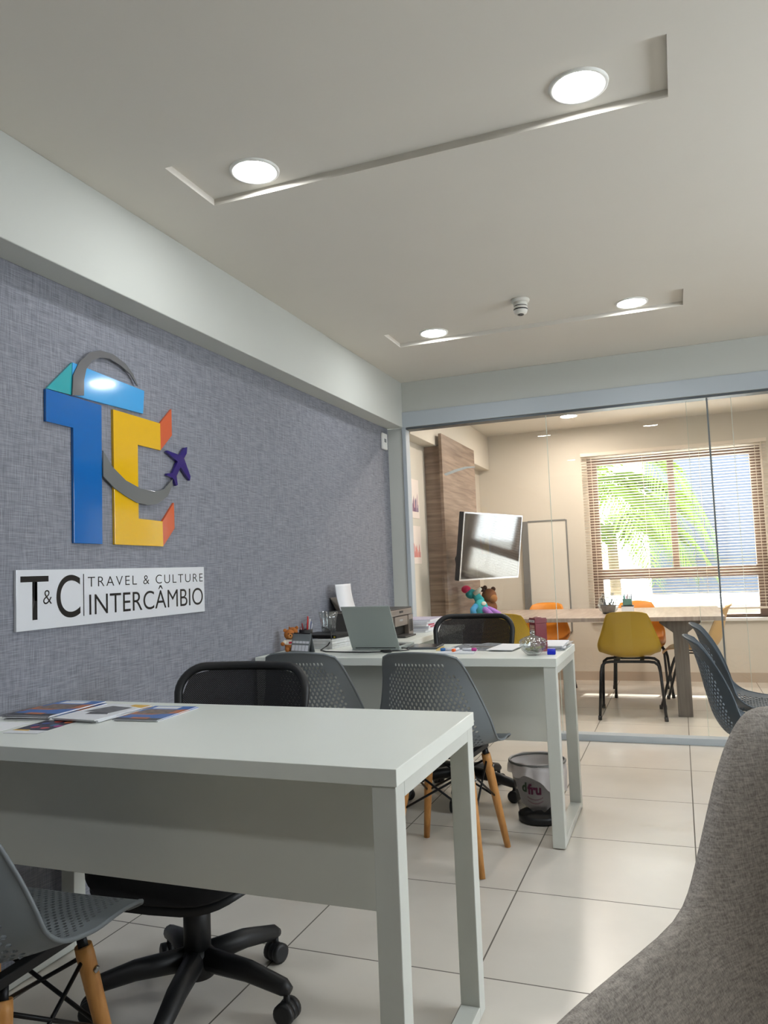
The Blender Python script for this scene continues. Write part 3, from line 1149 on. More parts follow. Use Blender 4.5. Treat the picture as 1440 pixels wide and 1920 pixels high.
TVC = Vector((-1.40, 6.12, 1.289))
yw, ti = -.294, .136
nrm = Vector((math.cos(yw) * math.cos(ti), math.sin(yw) * math.cos(ti), -math.sin(ti)))
rr = Vector((0, 0, 1)).cross(nrm).normalized()
uu = nrm.cross(rr)
t = thing('television', 'flat television on an arm, tilted and swivelled towards the glass, reflecting the window', 'television', TVC)
t.matrix_world = Matrix(((rr.x, uu.x, nrm.x, TVC.x), (rr.y, uu.y, nrm.y, TVC.y), (rr.z, uu.z, nrm.z, TVC.z), (0, 0, 0, 1)))
MB().box(-.47, .47, -.265, .265, -.045, -.003).build('housing', M['black'], t, bevel=.006)
MB().box(-.458, .458, -.253, .253, -.003, .0005).build('screen', mat('tv_screen', (84, 82, 78), .07, spec=1., metal=.75), t)
b = MB().box(-.47, .47, -.265, -.253, -.003, .002).box(-.47, .47, .253, .265, -.003, .002).box(-.47, -.458, -.253, .253, -.003, .002).box(.458, .47, -.253, .253, -.003, .002)
b.build('bezel', mat('silver_bezel', (186, 186, 186), .25, .8), t)
inv = t.matrix_world.inverted()
b = MB().tube([inv @ Vector(p) for p in ((-1.70, 6.35, 1.33), (-1.62, 6.33, 1.33), (-1.52, 6.2, 1.32), (-1.45, 6.13, 1.30))], .018, 10)
b.build('wall_arm', M['dark_metal'], t)
b = MB().tube([inv @ Vector(p) for p in ((-1.50, 5.84, 1.33), (-1.56, 5.78, 1.30), (-1.62, 5.78, 1.20), (-1.62, 5.82, 1.10), (-1.57, 5.88, 1.07), (-1.51, 5.90, 1.12))], .006, 8)
b.build('power_cable', M['black'], t)

# whiteboard on the back wall
t = thing('whiteboard', 'tall white board with a grey frame on the back wall of the meeting room', 'whiteboard', (-1.22, BY - .001, .47))
MB().box(-.17, .20, -.022, -.004, 0, 1.08).build('board', mat('board_white', (226, 220, 208), .4), t)
b = MB().box(-.235, -.17, -.035, -.0, 0, 1.09).box(.20, .212, -.028, -.0, 0, 1.09).box(-.17, .20, -.028, -.0, 1.08, 1.095).box(-.17, .20, -.028, 0, -.012, 0)
b.build('frame', mat('board_frame', (146, 146, 144), .4, .4), t, bevel=.001)

# skyline prints on the side wall
def print_(label, y0, z0, w, h, cols, kind):
    t = thing('wall_print', label, 'print', (WX + .0205, y0, z0), 0, 'skyline prints on the meeting room wall')
    MB().box(0, .003, 0, w, 0, h).build('sheet', mat('print_paper', (236, 222, 212), .7), t)
    rnd = random.Random(kind)
    for k, cc in enumerate(cols):
        b = MB()
        x = .02 + k * .012
        while x < w - .03:
            ww = rnd.uniform(.008, .02)
            hh = rnd.uniform(.03, .11) * (1.35 if rnd.random() > .8 else 1)
            b.prism([(x, .05), (x + ww, .05), (x + ww, .05 + hh * .8), (x + ww / 2, .05 + hh), (x, .05 + hh * .8)], lambda a, z, d: (d, a, z), .0031 + k * .0003, .0034 + k * .0003)
            x += ww + rnd.uniform(.006, .02)
        b.build('skyline', mat('print_ink_%d%d%d' % cc, cc, .7), t)


print_('pale print with a red and violet city skyline, upper of the two', 5.42, 1.52, .26, .30, [(214, 130, 122), (196, 170, 176), (92, 80, 120)], 3)
print_('pale print with an orange city skyline, lower of the two', 5.42, 1.17, .27, .29, [(222, 150, 126), (236, 120, 92), (210, 150, 150)], 5)

# plush toys on the end of the meeting table (film characters left out)
def plush(name, label, loc, rz, pieces):
    t = thing(name, label, 'soft toy', loc, rz)
    for nm, m, balls in pieces:
        b = MB()
        for p in balls:
            if p[0] == 'b':
                b.ball(p[1], p[2], 3, p[3] if len(p) > 3 else (1, 1, 1))
            else:
                b.tube(p[1], p[2], 12)
        b.build(nm, m, t, smooth=True)
    return t


def plm(n_, c_):
    return mat('plush_' + n_, c_, .95, bump=.6, bscale=180)


plush('plush_donkey', 'turquoise soft toy slumped against the brown board with pink snout and lilac legs', (-1.52, 6.10, .7205), math.radians(21), [
    ('body', plm('teal', (62, 176, 182)), [('b', (0, 0, .075), .07, (.85, .9, 1.05)), ('t', [(0, .02, .13), (-.02, .05, .17), (-.05, .08, .19)], [.04, .032, .03]), ('b', (-.06, .09, .19), .048, (1, 1, .85))]),
    ('snout', plm('pink', (226, 58, 100)), [('b', (-.10, .09, .228), .036, (1.1, 1, .9))]),
    ('ear', plm('white', (220, 222, 210)), [('t', [(-.04, .03, .19), (-.01, .01, .215), (.01, 0, .235)], [.018, .02, .012])]),
    ('leg', plm('lilac', (168, 120, 200)), [('t', [(.02, -.04, .07), (.05, -.08, .045), (.07, -.12, .022)], [.026, .024, .022])]),
    ('leg', plm('lilac', (168, 120, 200)), [('t', [(.05, 0, .07), (.10, -.03, .05), (.14, -.06, .022)], [.026, .024, .022])]),
    ('arm', plm('blue', (70, 150, 200)), [('t', [(-.04, -.04, .10), (-.07, -.07, .07), (-.07, -.10, .04)], [.022, .024, .026])]),
    ('label_patch', plm('white', (220, 222, 210)), [('b', (.02, -.058, .115), .02, (1, .4, .8))])])
plush('plush_bear', 'brown round soft toy with dark tufts leaning behind the turquoise toy', (-1.50, 6.28, .7205), math.radians(30), [
    ('body', plm('brown', (122, 78, 46)), [('b', (0, 0, .07), .075, (1, .95, .95)), ('b', (.01, -.01, .165), .062)]),
    ('muzzle', plm('tan', (162, 112, 66)), [('b', (.03, -.05, .145), .036)]),
    ('ear', plm('dark_brown', (78, 54, 38)), [('b', (-.045, 0, .222), .022), ('b', (-.02, 0, .235), .018)]),
    ('ear', plm('dark_brown', (78, 54, 38)), [('b', (.05, 0, .22), .02)])])
plush('plush_lizard', 'green flat soft toy lying below the turquoise toy', (-1.63, 5.95, .7205), math.radians(20), [
    ('body', plm('green', (62, 138, 74)), [('b', (0, 0, .022), .06, (1.2, .8, .36))]),
    ('tail', plm('green', (62, 138, 74)), [('t', [(.05, 0, .02), (.10, .02, .018), (.14, .01, .012)], [.02, .014, .006])])])

# bowl basket, pen holder on the meeting table
t = thing('wire_basket', 'black wire basket full of dark pens inside a round clear bowl', 'basket', (-.545, 6.32, .7205))
MB().lathe([(.045, .002), (.05, .03), (.06, .06)], n=4, caps=False).tube([(.06 * math.cos(a * PI / 2), .06 * math.sin(a * PI / 2), .065) for a in range(4)], .004, 6, True).build('basket', M['black'], t)
MB().box(-.034, .034, -.034, .034, 0, .008).build('base', M['black'], t)
for k in range(9):
    a = random.uniform(0, 2 * PI)
    MB().tube([(.015 * math.cos(a), .015 * math.sin(a), .012), (.05 * math.cos(a), .05 * math.sin(a), random.uniform(.08, .13))], .004, 8).build('pen', mat('pen_grey', (70, 72, 76), .4), t)
t = thing('glass_bowl', 'round clear fish bowl around the black wire basket', 'bowl', (-.545, 6.32, .7205))
MB().lathe([(.035, .0005), (.068, .03), (.080, .065), (.072, .11), (.052, .14), (.045, .155), (.05, .165)], n=32, caps=False).build('bowl', M['cglass'], t, solid=.0015)
t = thing('white_box', 'small white carton under the green pen holder', 'box', (-.40, 6.34, .7205))
MB().box(-.045, .045, -.035, .035, 0, .055).build('carton', M['paper'], t, bevel=.001)
MB().box(-.046, .046, -.036, .036, .055, .062).build('lid', mat('dark_lid', (60, 64, 66), .5), t)
t = thing('pen_holder', 'grey green pen holder standing on the white carton', 'pen holder', (-.40, 6.34, .7832))
b = MB()
for x0, x1, y0, y1 in ((-.034, .034, -.028, -.025), (-.034, .034, .025, .028), (-.034, -.031, -.025, .025), (.031, .034, -.025, .025)):
    b.box(x0, x1, y0, y1, 0, .05)
b.box(-.034, .034, -.028, .028, 0, .003)
b.build('cup', mat('sage_plastic', (96, 138, 126), .5), t)
for k, cc in enumerate([(90, 150, 140), (70, 120, 120), (150, 70, 90), (90, 60, 70), (120, 160, 150), (80, 90, 100)]):
    x = -.025 + k * .01
    MB().tube([(x, 0, .004), (x + random.uniform(-.01, .01), random.uniform(-.01, .01), .075 + .01 * (k % 2))], .004, 8).build('pen', mat('pen_%d' % k, cc, .4), t)

# ------------------------------------------------------------------ things on the brochure desk
def flat(name, label, cat, pts, z0, th, mats_polys, group=None, base=None):
    """flat sheet: pts = 4 corners (near-left, far-left, far-right, near-right); artwork as thin inlays"""
    P = [Vector((x, y, 0)) for x, y in pts]
    c = sum(P, Vector()) / 4
    t = thing(name, label, cat, (c.x, c.y, z0), 0, group)

    def bil(u, v):
        p = (P[0] * (1 - u) + P[3] * u) * (1 - v) + (P[1] * (1 - u) + P[2] * u) * v
        return p - c
    MB().prism([(0, 0), (1, 0), (1, 1), (0, 1)], lambda a, b_, d: bil(a, b_) + Vector((0, 0, d)), 0, th).build('sheets', base or M['paper'], t, bevel=.0003)
    for k, (m, poly) in enumerate(mats_polys):
        MB().prism(poly, lambda a, b_, d: bil(a, b_) + Vector((0, 0, d)), th, th + .0002 + k * .00005).build('printed_area', m, t)
    return t


blue = mat('print_blue', (58, 106, 176), .35)
orange = mat('print_orange', (186, 104, 48), .35)
dark = mat('print_dark', (44, 42, 50), .35, noise=.6, nscale=90)
photo = mat('print_photo', (110, 92, 80), .35, noise=.7, nscale=70)
white_i = mat('print_white', (226, 228, 232), .35)
gphoto = mat('print_grey_photo', (96, 96, 98), .35, noise=.6, nscale=60)
yel = mat('print_yellow', (224, 178, 60), .35)
navy = mat('print_navy', (28, 26, 52), .3)
cover = [(blue, [(0, 0), (1, 0), (1, 1), (0, 1)]), (white_i, [(.12, .8), (.7, .8), (.7, .96), (.12, .96)]), (orange, [(.0, .22), (1, .5), (1, .78), (0, .55)]), (photo, [(.08, .42), (.8, .42), (.8, .74), (.08, .74)]),
         (blue, [(.05, .2), (.75, .2), (.75, .36), (.05, .36)]), (dark, [(0, 0), (1, 0), (1, .13), (0, .13)]), (orange, [(.3, .08), (.7, .08), (.7, .17), (.3, .17)])]


def quadr(cx, cy, w, h, a):
    a = math.radians(a)
    out = []
    for x, y in ((-w, -h), (-w, h), (w, h), (w, -h)):
        out.append((cx + x / 2 * math.cos(a) - y / 2 * math.sin(a), cy + x / 2 * math.sin(a) + y / 2 * math.cos(a)))
    return out


z = DZ + .0002
for k, (dx, dy, a) in enumerate([(0.0, 0, 3), (.004, .006, 1), (-.006, -.004, 5), (.002, .004, 2)]):
    flat('brochure', 'blue and orange brochure, %s of the stack in the corner by the wall' % ['lowest', 'second from below', 'third from below', 'topmost'][k], 'brochure', quadr(-1.745 + dx, 1.80 + dy, .155, .235, a), z, .0028, cover, 'brochures in the corner stack', white_i)
    z += .0032
z = DZ + .0002
gc = [(white_i, [(0, 0), (1, 0), (1, 1), (0, 1)]), (gphoto, [(.1, .45), (.75, .42), (.8, .8), (.25, .85)]), (dark, [(.35, .3), (.8, .35), (.7, .45), (.3, .42)]), (yel, [(.6, .9), (1, .8), (1, 1), (.6, 1)])]
for k in range(4):
    flat('magazine', 'white magazine with a grey photograph, %s of the middle stack' % ['lowest', 'second from below', 'third from below', 'topmost'][k], 'magazine', quadr(-1.565 + .004 * (k % 2), 1.80 - .004 * k, .155, .225, -3 + 2 * (k % 3)), z, .0022, gc, 'magazines in the middle stack', white_i)
    z += .0026
flat('brochure', 'blue and orange brochure lying right of the magazines, underneath', 'brochure', quadr(-1.402, 1.826, .140, .205, 3), DZ + .0002, .002, cover, 'brochures right of the magazines', white_i)
flat('brochure', 'blue and orange brochure lying right of the magazines, on top', 'brochure', quadr(-1.405, 1.822, .140, .205, 4), DZ + .0026, .002, cover, 'brochures right of the magazines', white_i)
dots = [(navy, [(0, 0), (1, 0), (1, 1), (0, 1)]), (white_i, [(0, 0), (1, 0), (1, .22), (0, .22)]), (yel, [(0, .2), (.5, .18), (.45, .27), (0, .27)])]
for k, (u, v, cc) in enumerate([(.35, .45, (176, 70, 84)), (.7, .4, (190, 66, 70)), (.3, .75, (60, 74, 140)), (.72, .62, (60, 110, 150)), (.5, .9, (196, 86, 70)), (.85, .85, (206, 110, 60)), (.15, .6, (70, 70, 130)), (.9, .55, (170, 60, 130))]):
    dots.append((mat('dot_%d' % k, cc, .35), [(u + .11 * math.cos(2 * PI * q / 12), v + .07 * math.sin(2 * PI * q / 12)) for q in range(12)]))
flat('leaflet', 'dark leaflet with coloured round pictures nearest the front of the brochure desk', 'leaflet', quadr(-1.61, 1.612, .105, .165, 6), DZ + .0002, .0006, dots)
flat('paper_sheet', 'white sheet cut off at the picture edge beside the dark leaflet', 'paper', quadr(-1.755, 1.58, .14, .14, 4), DZ + .0002, .0006, [])

# ------------------------------------------------------------------ things on the laptop desk
F = .38 / .365


def D(x, y):
    return x * F, y * F


# teddy bears
def teddy(loc, rz, label, s=1.):
    t = thing('teddy_bear', label, 'soft toy', loc, rz, 'small teddy bears')
    br = plm('teddy', (172, 104, 46))
    wt = plm('teddy_shirt', (232, 226, 214))
    MB().ball((0, 0, .03), .024, 3, (1, .85, 1.2)).ball((0, .0, .083), .0265, 3, (1, .95, .95)).tube([(-.014, -.012, .016), (-.018, -.034, .012)], [.012, .011], 10).tube([(.014, -.012, .016), (.018, -.034, .012)], [.012, .011], 10).build('body', br, t, smooth=True)
    MB().ball((0, 0, .044), .0255, 3, (1.02, .92, .75)).tube([(-.02, -.004, .052), (-.034, -.012, .042)], .0095, 10).tube([(.02, -.004, .052), (.034, -.012, .042)], .0095, 10).build('shirt', wt, t, smooth=True)
    MB().ball((-.036, -.014, .040), .010).ball((.036, -.014, .040), .010).build('paws', br, t, smooth=True)
    MB().ball((0, -.024, .076), .0125, 3, (1, .9, .8)).build('muzzle', plm('teddy_light', (196, 134, 74)), t, smooth=True)
    MB().ball((0, -.0345, .080), .0038).ball((-.009, -.0235, .089), .0026).ball((.009, -.0235, .089), .0026).build('eyes_and_nose', M['black'], t, smooth=True)
    for sg in (-1, 1):
        MB().ball((sg * .021, .0, .104), .009, 3, (1, .6, 1)).build('ear', br, t, smooth=True)
    MB().box(-.008, .008, -.0248, -.0238, .040, .05).build('heart_print', mat('shirt_red', (190, 40, 60), .7), t)
    t.scale = (s, s, s)
    return t


bx, by = D(-1.745, 3.262)
teddy((bx, by, DZ), math.radians(38), 'small brown teddy bear in a white shirt at the wall end of the laptop desk')
bx, by = D(-1.79, 3.40)
teddy((bx - .01, by, DZ), math.radians(20), 'second small teddy bear half hidden behind the desk calendar', 1.0)

# desk calendar
x, y = D(-1.665, 3.238)
t = thing('desk_calendar', 'grey standing desk calendar with rows of white month grids', 'calendar', (x, y, DZ), math.radians(-18))
gc_ = mat('calendar_card', (124, 130, 134), .6)
h, dy = .088, .022
MB().prism([(-dy, 0), (-dy + .001, 0), (0.0005, h), (dy - .001, 0), (dy, 0), (0.001, h + .002), (-.001, h + .002)], lambda a, z_, d: (d, a, z_), -.062, .062).build('card', gc_, t)
MB().box(-.062, .062, -dy, dy, 0, .001).build('base_flap', gc_, t)
for r in range(2):
    for k in range(5):
        x0 = -.056 + k * .0228
        z0, z1 = .008 + r * .035, .008 + r * .035 + .027
        b = MB()
        b.quad(*[(xx, -dy + dy * zz / h - .0009, zz) for xx, zz in ((x0, z0), (x0 + .0205, z0), (x0 + .0205, z1), (x0, z1))])
        b.build('month_grid', mat('month_white', (228, 230, 238), .6), t)
MB().quad(*[(xx, -dy + dy * zz / h - .0009, zz) for xx, zz in ((-.005, .077), (.055, .077), (.055, .084), (-.005, .084))]).build('title_strip', navy, t)
MB().tube([(-.055, 0, h + .002), (.055, 0, h + .002)], .003, 8).build('binding', M['dark_metal'], t)

# pen cup
x, y = D(-1.795, 3.53)
t = thing('pen_cup', 'black mesh pen cup full of pens beside the wall', 'pen cup', (x, y, DZ))
MB().lathe([(.001, .002), (.036, .002), (.038, .085), (.0365, .086), (.034, .085), (.033, .006)], n=24, caps=False).build('cup', mat('cup_black', (26, 26, 28), .5), t)
for k, (a, L, cc) in enumerate([(200, .15, (226, 228, 230)), (170, .135, (230, 232, 236)), (220, .12, (172, 50, 52)), (320, .15, (212, 54, 50)), (340, .135, (226, 226, 226)), (100, .115, (128, 40, 84)), (60, .12, (96, 108, 150)), (20, .11, (206, 210, 220)), (270, .115, (160, 60, 60)), (140, .118, (60, 60, 70))]):
    a = math.radians(a)
    MB().tube([(.012 * math.cos(a), .012 * math.sin(a), .008), (.036 * math.cos(a), .036 * math.sin(a), L), (.0365 * math.cos(a), .0365 * math.sin(a), L + .006)], [.004, .004, .002], 8).build('pen', mat('pen_c%d' % k, cc, .35), t)

# marble boxes, router, cable, glass
x, y = D(-1.613, 3.49)
marb = mat('marbled_board', (206, 208, 208), .5, noise=.12, nscale=30)
for k in range(2):
    t = thing('marbled_box', 'flat white marbled box, %s one of the pair under the black device' % ['lower', 'upper'][k], 'box', (x, y, DZ + .0235 * k), math.radians(-8), 'flat marbled boxes')
    MB().box(-.062, .062, -.125, .125, 0, .014).build('tray', marb, t, bevel=.001)
    MB().box(-.063, .063, -.126, .126, .0145, .0225).build('lid', marb, t, bevel=.001)
t = thing('black_device', 'flat black electronic device lying on the marbled boxes', 'device', (x - .025, y + .02, DZ + .0465), math.radians(-6))
MB().box(-.075, .075, -.085, .085, 0, .016).build('casing', M['black'], t, bevel=.003)
MB().box(.06, .068, -.0865, -.085, .004, .011).build('indicator', mat('led_yellow', (220, 200, 60), .4), t)
t = thing('black_tray', 'thin black tray sheet resting on the black device', 'tray', (x - .06, y + .01, DZ + .0628), math.radians(-4))
MB().box(-.105, .105, -.10, .10, 0, .0035).build('plate', M['black'], t, bevel=.001)
x2, y2 = D(-1.72, 3.42)
t = thing('cable_bundle', 'bundled grey cable beside the marbled boxes', 'cable', (x2, y2, DZ))
b = MB()
for k in range(7):
    pts = []
    for i in range(17):
        a = 2 * PI * i / 16
        pts.append((.045 * math.cos(a) * (1 - .04 * k), .014 * math.sin(a) * (1 + .08 * k), .006 + .004 * k + .003 * math.sin(a * 2 + k)))
    b.tube(pts[:-1], .0032, 6, True)
b.build('loops', mat('cable_grey', (150, 152, 140), .6), t)
t = thing('drinking_glass', 'ribbed clear drinking glass standing on the black tray', 'glass', (-1.745, 3.70, DZ + .0668))


def rib(a, z_):
    return 1 + .03 * math.cos(a * 18)


MB().lathe([(.001, .001), (.034, .001), (.038, .02), (.040, .045), (.044, .07), (.050, .108), (.047, .108), (.0415, .07), (.037, .045), (.034, .02), (.001, .014)], n=108, caps=False, fn=rib).build('glass_body', M['cglass'], t)

# laptop
hx0, hx1, hy = -1.508, -1.262, 3.455
t = thing('laptop', 'silver grey laptop standing open with its lid towards the camera', 'laptop', ((hx0 + hx1) / 2, hy, DZ))
lw = (hx1 - hx0) / 2
lm = mat('laptop_silver', (160, 168, 165), .4, .15)
MB().box(-lw, lw, .0, .215, .002, .018).build('base', lm, t, bevel=.003)
MB().box(-lw + .012, lw - .012, .03, .125, .018, .0195).build('keyboard', M['black'], t)
MB().box(-.05, .05, .14, .20, .018, .0186).build('touchpad', mat('touchpad', (96, 102, 104), .3), t)
la = math.atan2(-.118, .2)
rx = Matrix.Rotation(-la, 4, 'X')
xf = Matrix.Translation((0, .002, .014)) @ rx
lid = MB().box(-lw, lw, -.005, 0, 0, .236, xf=xf).build('lid', lm, t, bevel=.002)
MB().box(-lw + .008, lw - .008, 0, .0008, .012, .228, xf=xf).build('screen', mat('lcd', (18, 20, 24), .1), lid)
MB().tube([(-lw + .02, .002, .014), (lw - .02, .002, .014)], .006, 10).build('hinge', M['black'], t)
t = thing('tablet', 'dark grey flat tablet lying beside the open laptop', 'tablet', (-1.17, 3.56, DZ), math.radians(6))  # flat shape at the laptop's base, made up as a separate piece
MB().box(-.075, .075, -.075, .10, 0, .010).build('casing', mat('tablet_grey', (84, 88, 92), .3, .3), t, bevel=.004)
MB().box(-.068, .068, -.068, .093, .010, .0106).build('display', mat('tablet_glass', (60, 66, 72), .15), t)
# laptop power cable with its brick
pts = [(-1.745, 3.63, DZ + .10), (-1.69, 3.57, DZ + .095), (-1.655, 3.53, DZ + .085), (-1.645, 3.515, DZ + .045), (-1.655, 3.49, DZ + .02), (-1.66, 3.42, DZ + .004), (-1.61, 3.37, DZ + .003), (-1.5, 3.35, DZ + .003), (-1.38, 3.335, DZ + .004), (-1.31, 3.34, DZ + .006)]
t = thing('laptop_cable', 'thin black power cable with a small brick snaking along the desk to the laptop', 'cable', (0, 0, 0))
MB().tube([Vector(p) for p in pts], .0028, 8).build('cord', M['black'], t)
MB().tube([(-1.315, 3.34, DZ + .008), (-1.30, 3.342, DZ + .008), (-1.27, 3.348, DZ + .008), (-1.262, 3.35, DZ + .008)], [.004, .0075, .0075, .004], 10).build('power_brick', M['black'], t)
MB().tube([(-1.262, 3.35, DZ + .008), (-1.23, 3.375, DZ + .006), (-1.205, 3.42, DZ + .006), (-1.225, 3.46, DZ + .008), (-1.258, 3.47, DZ + .01)], .0028, 8).build('cord', M['black'], t)
# printer
t = thing('printer', 'dark grey inkjet printer on the side counter with paper in its rear feed', 'printer', (-1.68, 4.14, DZ))
pg = mat('printer_body', (62, 60, 58), .45)
pg2 = mat('printer_front', (126, 116, 108), .4)
b = MB().box(-.17, .15, -.205, .20, .0, .15)
b.build('body', pg, t, bevel=.004)
MB().box(-.168, .185, -.20, .195, .12, .155).build('scanner_lid', pg2, t, bevel=.004)
MB().box(-.168, .183, -.198, .193, .1555, .162).build('lid_top', pg, t, bevel=.003)
MB().box(.15, .186, .12, .20, .0, .118).build('ink_tank', pg2, t, bevel=.003)
b = MB()
for k in range(3):
    b.box(.186, .1868, .133 + k * .02, .145 + k * .02, .02, .09)
b.build('tank_windows', M['black'], t)
MB().box(.15, .184, -.10, .112, .062, .116).build('control_panel', pg2, t, bevel=.002)
MB().box(.15, .176, -.20, -.105, .0, .118).build('side_block', pg2, t, bevel=.002)
MB().box(.15, .16, -.10, .115, .004, .06).build('paper_slot', mat('slot_black', (8, 8, 8), .6), t)
MB().box(.15, .235, -.08, .10, .002, .010).build('output_tray', pg, t, bevel=.002)
MB().box(.1855, .1865, -.03, .03, .135, .147).build('lid_grip', M['black'], t)
txm = mat('printer_letters', (206, 206, 206), .4)
text('brand_lettering', 'EPSON', Matrix(((0, 0, 1, .1845), (1, 0, 0, 0), (0, 1, 0, .088), (0, 0, 0, 1))), .016, txm, t, align='CENTER')
MB().prism([(-.165, .15), (-.16, .15), (-.205, .235), (-.21, .235)], lambda a, z_, d: (a, d, z_), -.11, .10).build('paper_support', pg, t)
t = thing('paper_sheets', 'stack of white paper standing upright in the printer feed behind the laptop', 'paper', (-1.68, 4.08, DZ))
b = MB()
rows = []
for i in range(13):
    s = i / 12
    zz = .16 + .15 * s
    xx = -.115 - .055 * s + .025 * s * s
    rows.append([b.bm.verts.new((xx, yy + .0 * s, zz)) for yy in (-.105, .105)])
for A, B in zip(rows, rows[1:]):
    b.bm.faces.new((A[0], A[1], B[1], B[0]))
b.build('sheets', M['paper'], t, solid=.006, smooth=True)

# booklet stacks on the counter behind the printer
for k in range(6):
    cc = [(204, 206, 214), (176, 174, 190), (210, 212, 220), (190, 186, 200), (214, 216, 224), (196, 190, 210)][k]
    t = thing('booklet', 'thin white printed booklet, number %s upwards in the pile behind the printer' % ['one', 'two', 'three', 'four', 'five', 'six'][k], 'booklet', (-1.54 + .008 * (k % 2), 4.56 + .006 * (k % 3), DZ + .0125 * k), math.radians(-4 + 3 * (k % 3)), 'booklets piled behind the printer')
    MB().box(-.11, .11, -.15, .15, 0, .0122).build('pages', M['paper'], t)
    MB().box(-.1105, .111, -.151, .151, .0105, .0124).build('cover', mat('booklet_cover_%d' % k, cc, .4, noise=.2, nscale=40), t)
    if k in (2, 3):
        MB().box(.1101, .1108, -.12, -.02, .002, .010).build('spine_print', mat('spine_red', (190, 66, 86), .5), t)

# ruler, notebook, highlighters
x, y = D(-1.04, 3.385)
t = thing('ruler', 'yellow wooden ruler lying right of the tablet', 'ruler', (x, y, DZ), math.radians(-78))
MB().box(-.085, .085, -.014, .014, 0, .002).build('blade', mat('ruler_wood', (200, 172, 96), .5), t)
b = MB()
for k in range(17):
    b.box(-.08 + k * .01, -.0795 + k * .01, .006, .013, .002, .0022)
b.build('scale_marks', M['black'], t)
x, y = D(-.925, 3.165)
t = thing('notebook', 'white spiral notebook under the coloured highlighters', 'notebook', (x + .01, y + .045, DZ), math.radians(6))
MB().box(-.075, .085, -.05, .06, 0, .007).build('pages', M['paper'], t, bevel=.0008)
MB().box(-.077, .087, -.052, .062, .007, .0082).build('cover', mat('note_cover', (222, 226, 234), .5), t)
nx, ny = x + .01, y + .045
for k, (cc, nm, dx, dy, a) in enumerate([((36, 104, 168), 'blue', -.055, .015, 25), ((240, 110, 50), 'orange', -.005, -.005, 82), ((198, 60, 150), 'pink', .025, .018, -4)]):
    t = thing('highlighter', 'white highlighter pen with %s cap on the notebook' % nm, 'highlighter', (nx + dx, ny + dy, DZ + .0150), math.radians(a), 'highlighters on the notebook')
    MB().tube([(-.0, 0, 0), (.04, 0, 0), (.043, 0, 0)], [.0065, .0065, .005], 12).build('barrel', mat('marker_white', (226, 230, 236), .35), t)
    cm = mat('marker_' + nm, cc, .35)
    if nm == 'pink':
        MB().tube([(.043, 0, 0), (.046, 0, 0), (.062, 0, 0), (.065, 0, 0)], [.006, .0073, .0073, .005], 12).build('cap', cm, t)
    else:
        MB().tube([(-.022, 0, 0), (-.019, 0, 0), (-.003, 0, 0), (0, 0, 0)], [.005, .0073, .0073, .006], 12).build('cap', cm, t)

# loose papers
sleeve = mat('plastic_sleeve', (178, 182, 188), .12, noise=.25, nscale=25)
x, y = D(-.875, 3.50)
flat('plastic_sleeve', 'grey plastic sleeve of papers, under the others in front of the mesh chair', 'paper', quadr(-.93, 3.58, .21, .28, -6), DZ + .0002, .002, [(sleeve, [(0, 0), (1, 0), (1, 1), (0, 1)])], None, sleeve)
flat('plastic_sleeve', 'shiny plastic sleeve slanting across the desk next to the ruler', 'paper', quadr(-.86, 3.60, .20, .25, -22), DZ + .0025, .002, [(gphoto, [(.1, .2), (.8, .25), (.8, .5), (.1, .45)])], None, sleeve)
flat('paper_sheet', 'white sheet of paper left of the glass candy bowl', 'paper', quadr(-.765, 3.535, .12, .26, -4), DZ + .005, .003, [])
for k in range(5):
    flat('document', 'crumpled document, number %s from below in the pile at the desk corner' % ['one', 'two', 'three', 'four', 'five'][k], 'document', quadr(-.585 + .008 * (k % 2), 3.585 - .004 * k, .165, .26, -4 + 5 * (k % 3)), DZ + .0002 + .0044 * k, .0038, [(gphoto, [(.1, .1), (.6, .12), (.6, .2), (.1, .18)])] if k == 4 else [], 'documents piled at the desk corner', [M['paper'], sleeve][k % 2])

# candy bowl
t = thing('candy_bowl', 'swirled clear glass lidded bowl holding green sweets near the desk edge', 'bowl', (-.598, 3.275, DZ))


def swirl(a, z_):
    return 1 + .035 * math.cos(a * 12 + z_ * 60)


MB().lathe([(.001, .002), (.026, .001), (.030, .006), (.047, .022), (.055, .040), (.053, .050), (.058, .058), (.055, .058), (.050, .050), (.050, .040), (.043, .024), (.02, .009), (.001, .008)], n=96, caps=False, fn=swirl).build('dish', M['cglass'], t)
MB().lathe([(.054, .0585), (.050, .066), (.030, .076), (.012, .082), (.007, .086), (.010, .092), (.011, .098), (.006, .104), (.001, .105)], n=96, caps=False, fn=lambda a, z_: 1 + (.04 * math.cos(a * 12 + z_ * 60) if z_ < .08 else 0)).build('lid', M['cglass'], t, solid=.002)
for k in range(9):
    a = k * 2.4
    r = .012 + .0026 * k
    o = MB().ball((0, 0, 0), .0085, 2, (1.4, .8, .7)).build('sweet', mat('sweet_olive', (120, 116, 34), .4) if k % 3 else mat('sweet_dark', (70, 74, 24), .4))
    tag(o, 'olive green wrapped sweet heaped inside the glass bowl', 'sweet', 'sweets in the glass bowl')
    o.location = (-.598 + r * math.cos(a), 3.275 + r * math.sin(a), DZ + .020 + .006 * (k % 3))
    o.rotation_euler = (0, 0, a)

